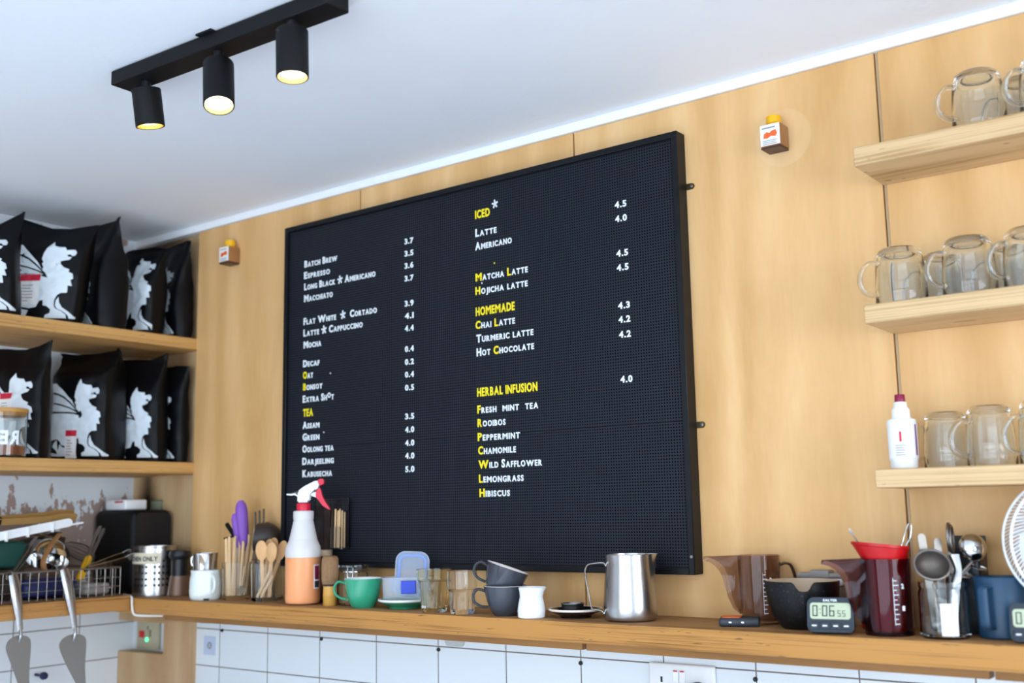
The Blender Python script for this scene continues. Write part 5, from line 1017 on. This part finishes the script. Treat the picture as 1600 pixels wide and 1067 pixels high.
for k, (x0, z0, x1, z1_, w_, lb) in enumerate(((-.010, .002, -.022, .158, .013, 'steel spoon handle standing highest behind the sieve'), (.004, .002, .004, .150, .012, 'dark steel spoon handle standing right of the sieve rim'))):
    t = thing('steel_spoon', lb, 'spoon', tuple(loc_u(x0, .012, 0)), group=gU)
    bm = BM(); slat(bm, loc_u(x0, .014, z0+.012), loc_u(x1, .018, z1_), w_, .0025, TV); objA('handle', bm, MAT['dsteel'], t)
    bm = BM(); sphere(bm, loc_u(x0, .014, z0+.010), .009, (1, .5, 1), 12); objA('bowl', bm, MAT['dsteel'], t)
t = thing('measuring_rings', 'pair of steel rings of a measuring set standing above the utensil jar', 'measuring spoons', tuple(loc_u(.02, .01, 0)), group=gU)
for k in range(2):
    bm = BM(); ringat(bm, loc_u(.024+.004*k, .018, .152-.004*k), .0215, .0022, RV*.85+TV*.45, 28); objA('ring', bm, MAT['dsteel'], t)
bm = BM(); slat(bm, loc_u(.016, .016, .004), loc_u(.024, .018, .133), .008, .002, TV); objA('shaft', bm, MAT['dsteel'], t)
for k in range(4):
    bm = BM(); p = [loc_u(.006+.002*k, -.014+.003*k, .004), loc_u(.012+.004*k, -.015+.004*k, .075), loc_u(.020+.003*k, -.012+.004*k, .100), loc_u(.016+.004*k, -.008+.004*k, .124)]
    tube(bm, spline(p, 5), .0028, 8, flat=(1.5, .5)); tag(obj('bent_spoon', bm, MAT['steel']), 'curved steel spoon stem nested with others between the sieve and the rings', 'spoon', 'curved spoons in the utensil jar')
t = thing('black_caddy', 'black plastic caddy standing behind the utensil jar and blue mug', 'caddy', (-.545, -.045, CT))
bm = BM(); rbox(bm, .058, .050, .125, .006, .002); obj('body', bm, MAT['blackp'], t)
bm = BM(); box(bm, -.0285, .0285, .022, .0255, .1250, .158, .002, 2); obj('back_plate', bm, MAT['blackp'], t)
# blue mug
bmug = thing('blue_mug', 'steel blue straight mug with a square handle at the right end of the counter', 'mug', (-.482, -.092, CT), ROT)
bm = BM(); lathe(bm, [(0, .001), (.0345, .001), (.0365, .003), (.0405, .094), (.0398, .0955), (.0385, .0955), (.0345, .006), (0, .005)], 48); obj('mug_body', bm, MAT['bluemug'], bmug)
bm = BM(); hd = -2.45; d = Vector((math.cos(hd), math.sin(hd), 0)); D = lambda r, z: d*r+Vector((0, 0, z))
tube(bm, spline([D(.037, .080), D(.052, .081), D(.0575, .079), D(.0575, .070), D(.0565, .030), D(.0545, .021), D(.048, .018), D(.035, .018)], 4), .0048, 10, flat=(.6, 1.7)); obj('handle', bm, MAT['bluemug'], bmug)
# fan
fan = thing('desk_fan', 'white desk fan with round wire grille at the right edge of the counter', 'fan', (-.369, -.095, CT), ROT-.12)
zc = .1505; Rf = .0985
for nm, y0, bul in (('front_grille', -.022, -.020), ('rear_grille', .016, .022)):
    bm = BM()
    ringat(bm, Vector((0, y0, zc)), Rf, .0022, (0, 1, 0), 56)
    ringat(bm, Vector((0, y0+bul*.75, zc)), Rf*.5, .0010, (0, 1, 0), 40); ringat(bm, Vector((0, y0+bul, zc)), .022, .0016, (0, 1, 0), 28)
    for k in range(100):
        a = 2*PI*k/100; pts = []
        for q in range(7):
            f = q/6; r = .022+(Rf-.022)*f; aa = a+.55*f; pts.append((r*math.cos(aa), y0+bul*(1-f**2.2), zc+r*math.sin(aa)))
        tube(bm, pts, .0009, 4)
    obj(nm, bm, MAT['fanw'], fan)
bm = BM(); lathe(bm, [(0, -.044), (.017, -.0435), (.021, -.040), (.021, -.036), (0, -.036)], 28); bm.transform(Matrix.Translation((0, 0, zc)) @ Matrix.Rotation(-PI/2, 4, 'X')); obj('badge', bm, MAT['fanw'], fan)
for k in range(4):
    bm = BM(); rows = []
    for i in range(7):
        r = .018+.066*i/6; row = []
        for j in range(5):
            u = -1+2*j/4; a = k*PI/2+u*(.52-.12*i/6)+.25*i/6; row.append(bm.verts.new((r*math.cos(a), -.006+.010*u, zc+r*math.sin(a))))
        rows.append(row)
    for i in range(6):
        for j in range(4): bm.faces.new((rows[i][j], rows[i][j+1], rows[i+1][j+1], rows[i+1][j]))
    bmesh.ops.recalc_face_normals(bm, faces=bm.faces[:]); bmesh.ops.solidify(bm, geom=bm.faces[:], thickness=.0012); obj('blade', bm, MAT['fanw'], fan)
bm = BM(); lathe(bm, [(0, -.012), (.018, -.012), (.019, .006), (0, .006)], 28); bm.transform(Matrix.Translation((0, -.003, zc)) @ Matrix.Rotation(-PI/2, 4, 'X')); obj('hub', bm, MAT['fanw'], fan)
bm = BM(); lathe(bm, [(0, 0), (.024, 0), (.026, .004), (.024, .030), (0, .036)], 28); bm.transform(Matrix.Translation((0, .020, zc)) @ Matrix.Rotation(-PI/2, 4, 'X')); obj('motor', bm, MAT['fanw'], fan)
bm = BM(); tube(bm, [(0, .034, .008), (0, .036, .08), (0, .036, zc-.01)], .009, 14); obj('stem', bm, MAT['fanw'], fan)
bm = BM(); lathe(bm, [(0, 0), (.052, 0), (.055, .003), (.050, .010), (.020, .018), (0, .018)], 40, (0, .010, 0)); obj('base', bm, MAT['fanw'], fan)
# ------------------------------------------------------------------ right shelves
S1, S2, S3 = [E(b)+.0003 for a, b in RS]
def glass_mug(loc, label, R=.0435, h=.098, group='upturned glass mugs on the wall shelves', hs=1.0, hang=PI+.1):
    t = thing('glass_mug', label, 'glass mug', loc, ROT, group); b = R*.86
    bm = BM(); lathe(bm, [(R-.0028, 0), (R-.0005, 0), (R, .001), (R*.985, h*.30), (R*.94, h*.68), (b, h*.90), (b*.93, h*.965), (b*.80, h), (b*.70, h-.0006), (b*.62, h-.004), (0, h-.0045), (0, h-.012), (b*.68, h-.0115), (b*.84, h*.86), (R*.94-.003, h*.66), (R*.985-.003, h*.30)], 56, close=True) if False else lathe(bm, [(0, h-.012), (b*.68, h-.0115), (b*.84, h*.86), (R*.94-.003, h*.66), (R*.985-.003, h*.30), (R-.0028, 0), (R-.0005, 0), (R, .001), (R*.985, h*.30), (R*.94, h*.68), (b, h*.90), (b*.93, h*.965), (b*.80, h), (b*.70, h-.0006), (b*.62, h-.004), (0, h-.0045)], 56)
    obj('glass_body', bm, MAT['glass'], t)
    bm = BM(); d = Vector((math.cos(hang), math.sin(hang), 0)); D = lambda r, z: d*r+Vector((0, 0, z))
    tube(bm, spline([D(R*.925, h*.74), D(R+.012*hs, h*.73), D(R+.026*hs, h*.58), D(R+.030*hs, h*.40), D(R+.024*hs, h*.24), D(R+.012*hs, h*.17), D(R*.992, h*.17)], 5), .0052, 12, flat=(.8, 1.25)); obj('handle', bm, MAT['glass'], t); return t
back = PI-ROT
glass_mug((-.450, -.103, S1), 'upturned glass mug on the uppermost wall shelf, leftmost there')
glass_mug((-.396, -.043, S1), 'upturned glass mug at the back of the uppermost wall shelf, cut by the frame', R=.0345, h=.092, hang=back)
glass_mug((-.343, -.106, S1), 'upturned glass mug at the front of the uppermost wall shelf, only its handle showing', R=.0425)
glass_mug((-.600, -.103, S2), 'upturned glass mug on the middle wall shelf, leftmost there')
glass_mug((-.548, -.042, S2), 'upturned glass mug at the back of the middle wall shelf between two front mugs', R=.035, h=.092, hang=back)
glass_mug((-.487, -.103, S2), 'upturned glass mug on the middle wall shelf, second of the front row')
glass_mug((-.390, -.103, S2), 'upturned glass mug on the middle wall shelf at the right edge of the frame')
glass_mug((-.436, -.040, S2), 'upturned glass mug at the back of the middle wall shelf near the right edge', R=.033, h=.092, hang=back)
glass_mug((-.556, -.062, S3), 'upturned glass mug on the lowest wall shelf right behind the white bottle', R=.0385, h=.094, hang=back)
glass_mug((-.476, -.098, S3), 'upturned glass mug on the lowest wall shelf, middle one', R=.0385, h=.097)
glass_mug((-.394, -.104, S3), 'upturned glass mug on the lowest wall shelf at the right edge of the frame', R=.0385, h=.100)
wbt = thing('white_bottle', 'white plastic bottle with maroon cap at the left end of the lowest wall shelf', 'bottle', (-.616, -.104, S3), ROT)
bm = BM(); lathe(bm, [(0, .001), (.0205, 0), (.0225, .003), (.0225, .014), (.0238, .016), (.0238, .079), (.0228, .083), (.0160, .085), (.0150, .088), (.0145, .101), (.0115, .104), (.0100, .113), (0, .113)], 40); obj('bottle_body', bm, MAT['whitep'], wbt)
bm = BM(); lathe(bm, [(0, .1132), (.0085, .1132), (.0088, .1145), (.0084, .1252), (.0078, .126), (0, .126)], 28, mod=lambda a, r, z: r*(1+.012*math.cos(18*a))); obj('cap', bm, MAT['maroon'], wbt)
lb = obj('label', wrapband(.0240, -PI+.15, -.25, .018, .076, 24, .0003), MAT['paper'], wbt)
obj('stripe', wrapband(.0245, -PI/2+.62, -PI/2+.80, .022, .074, 3, .0003), mat('violet_print', '7a2a78', .5), lb)
obj('red_mark', wrapband(.0245, -PI/2-.55, -PI/2-.40, .045, .062, 3, .0003), MAT['redink'], lb)
for k in range(5): obj('print', wrapband(.0245, -PI/2-.85, -PI/2-.2-.08*(k % 2), .022+.004*k, .0235+.004*k, 4, .0003), MAT['greyink'], lb)
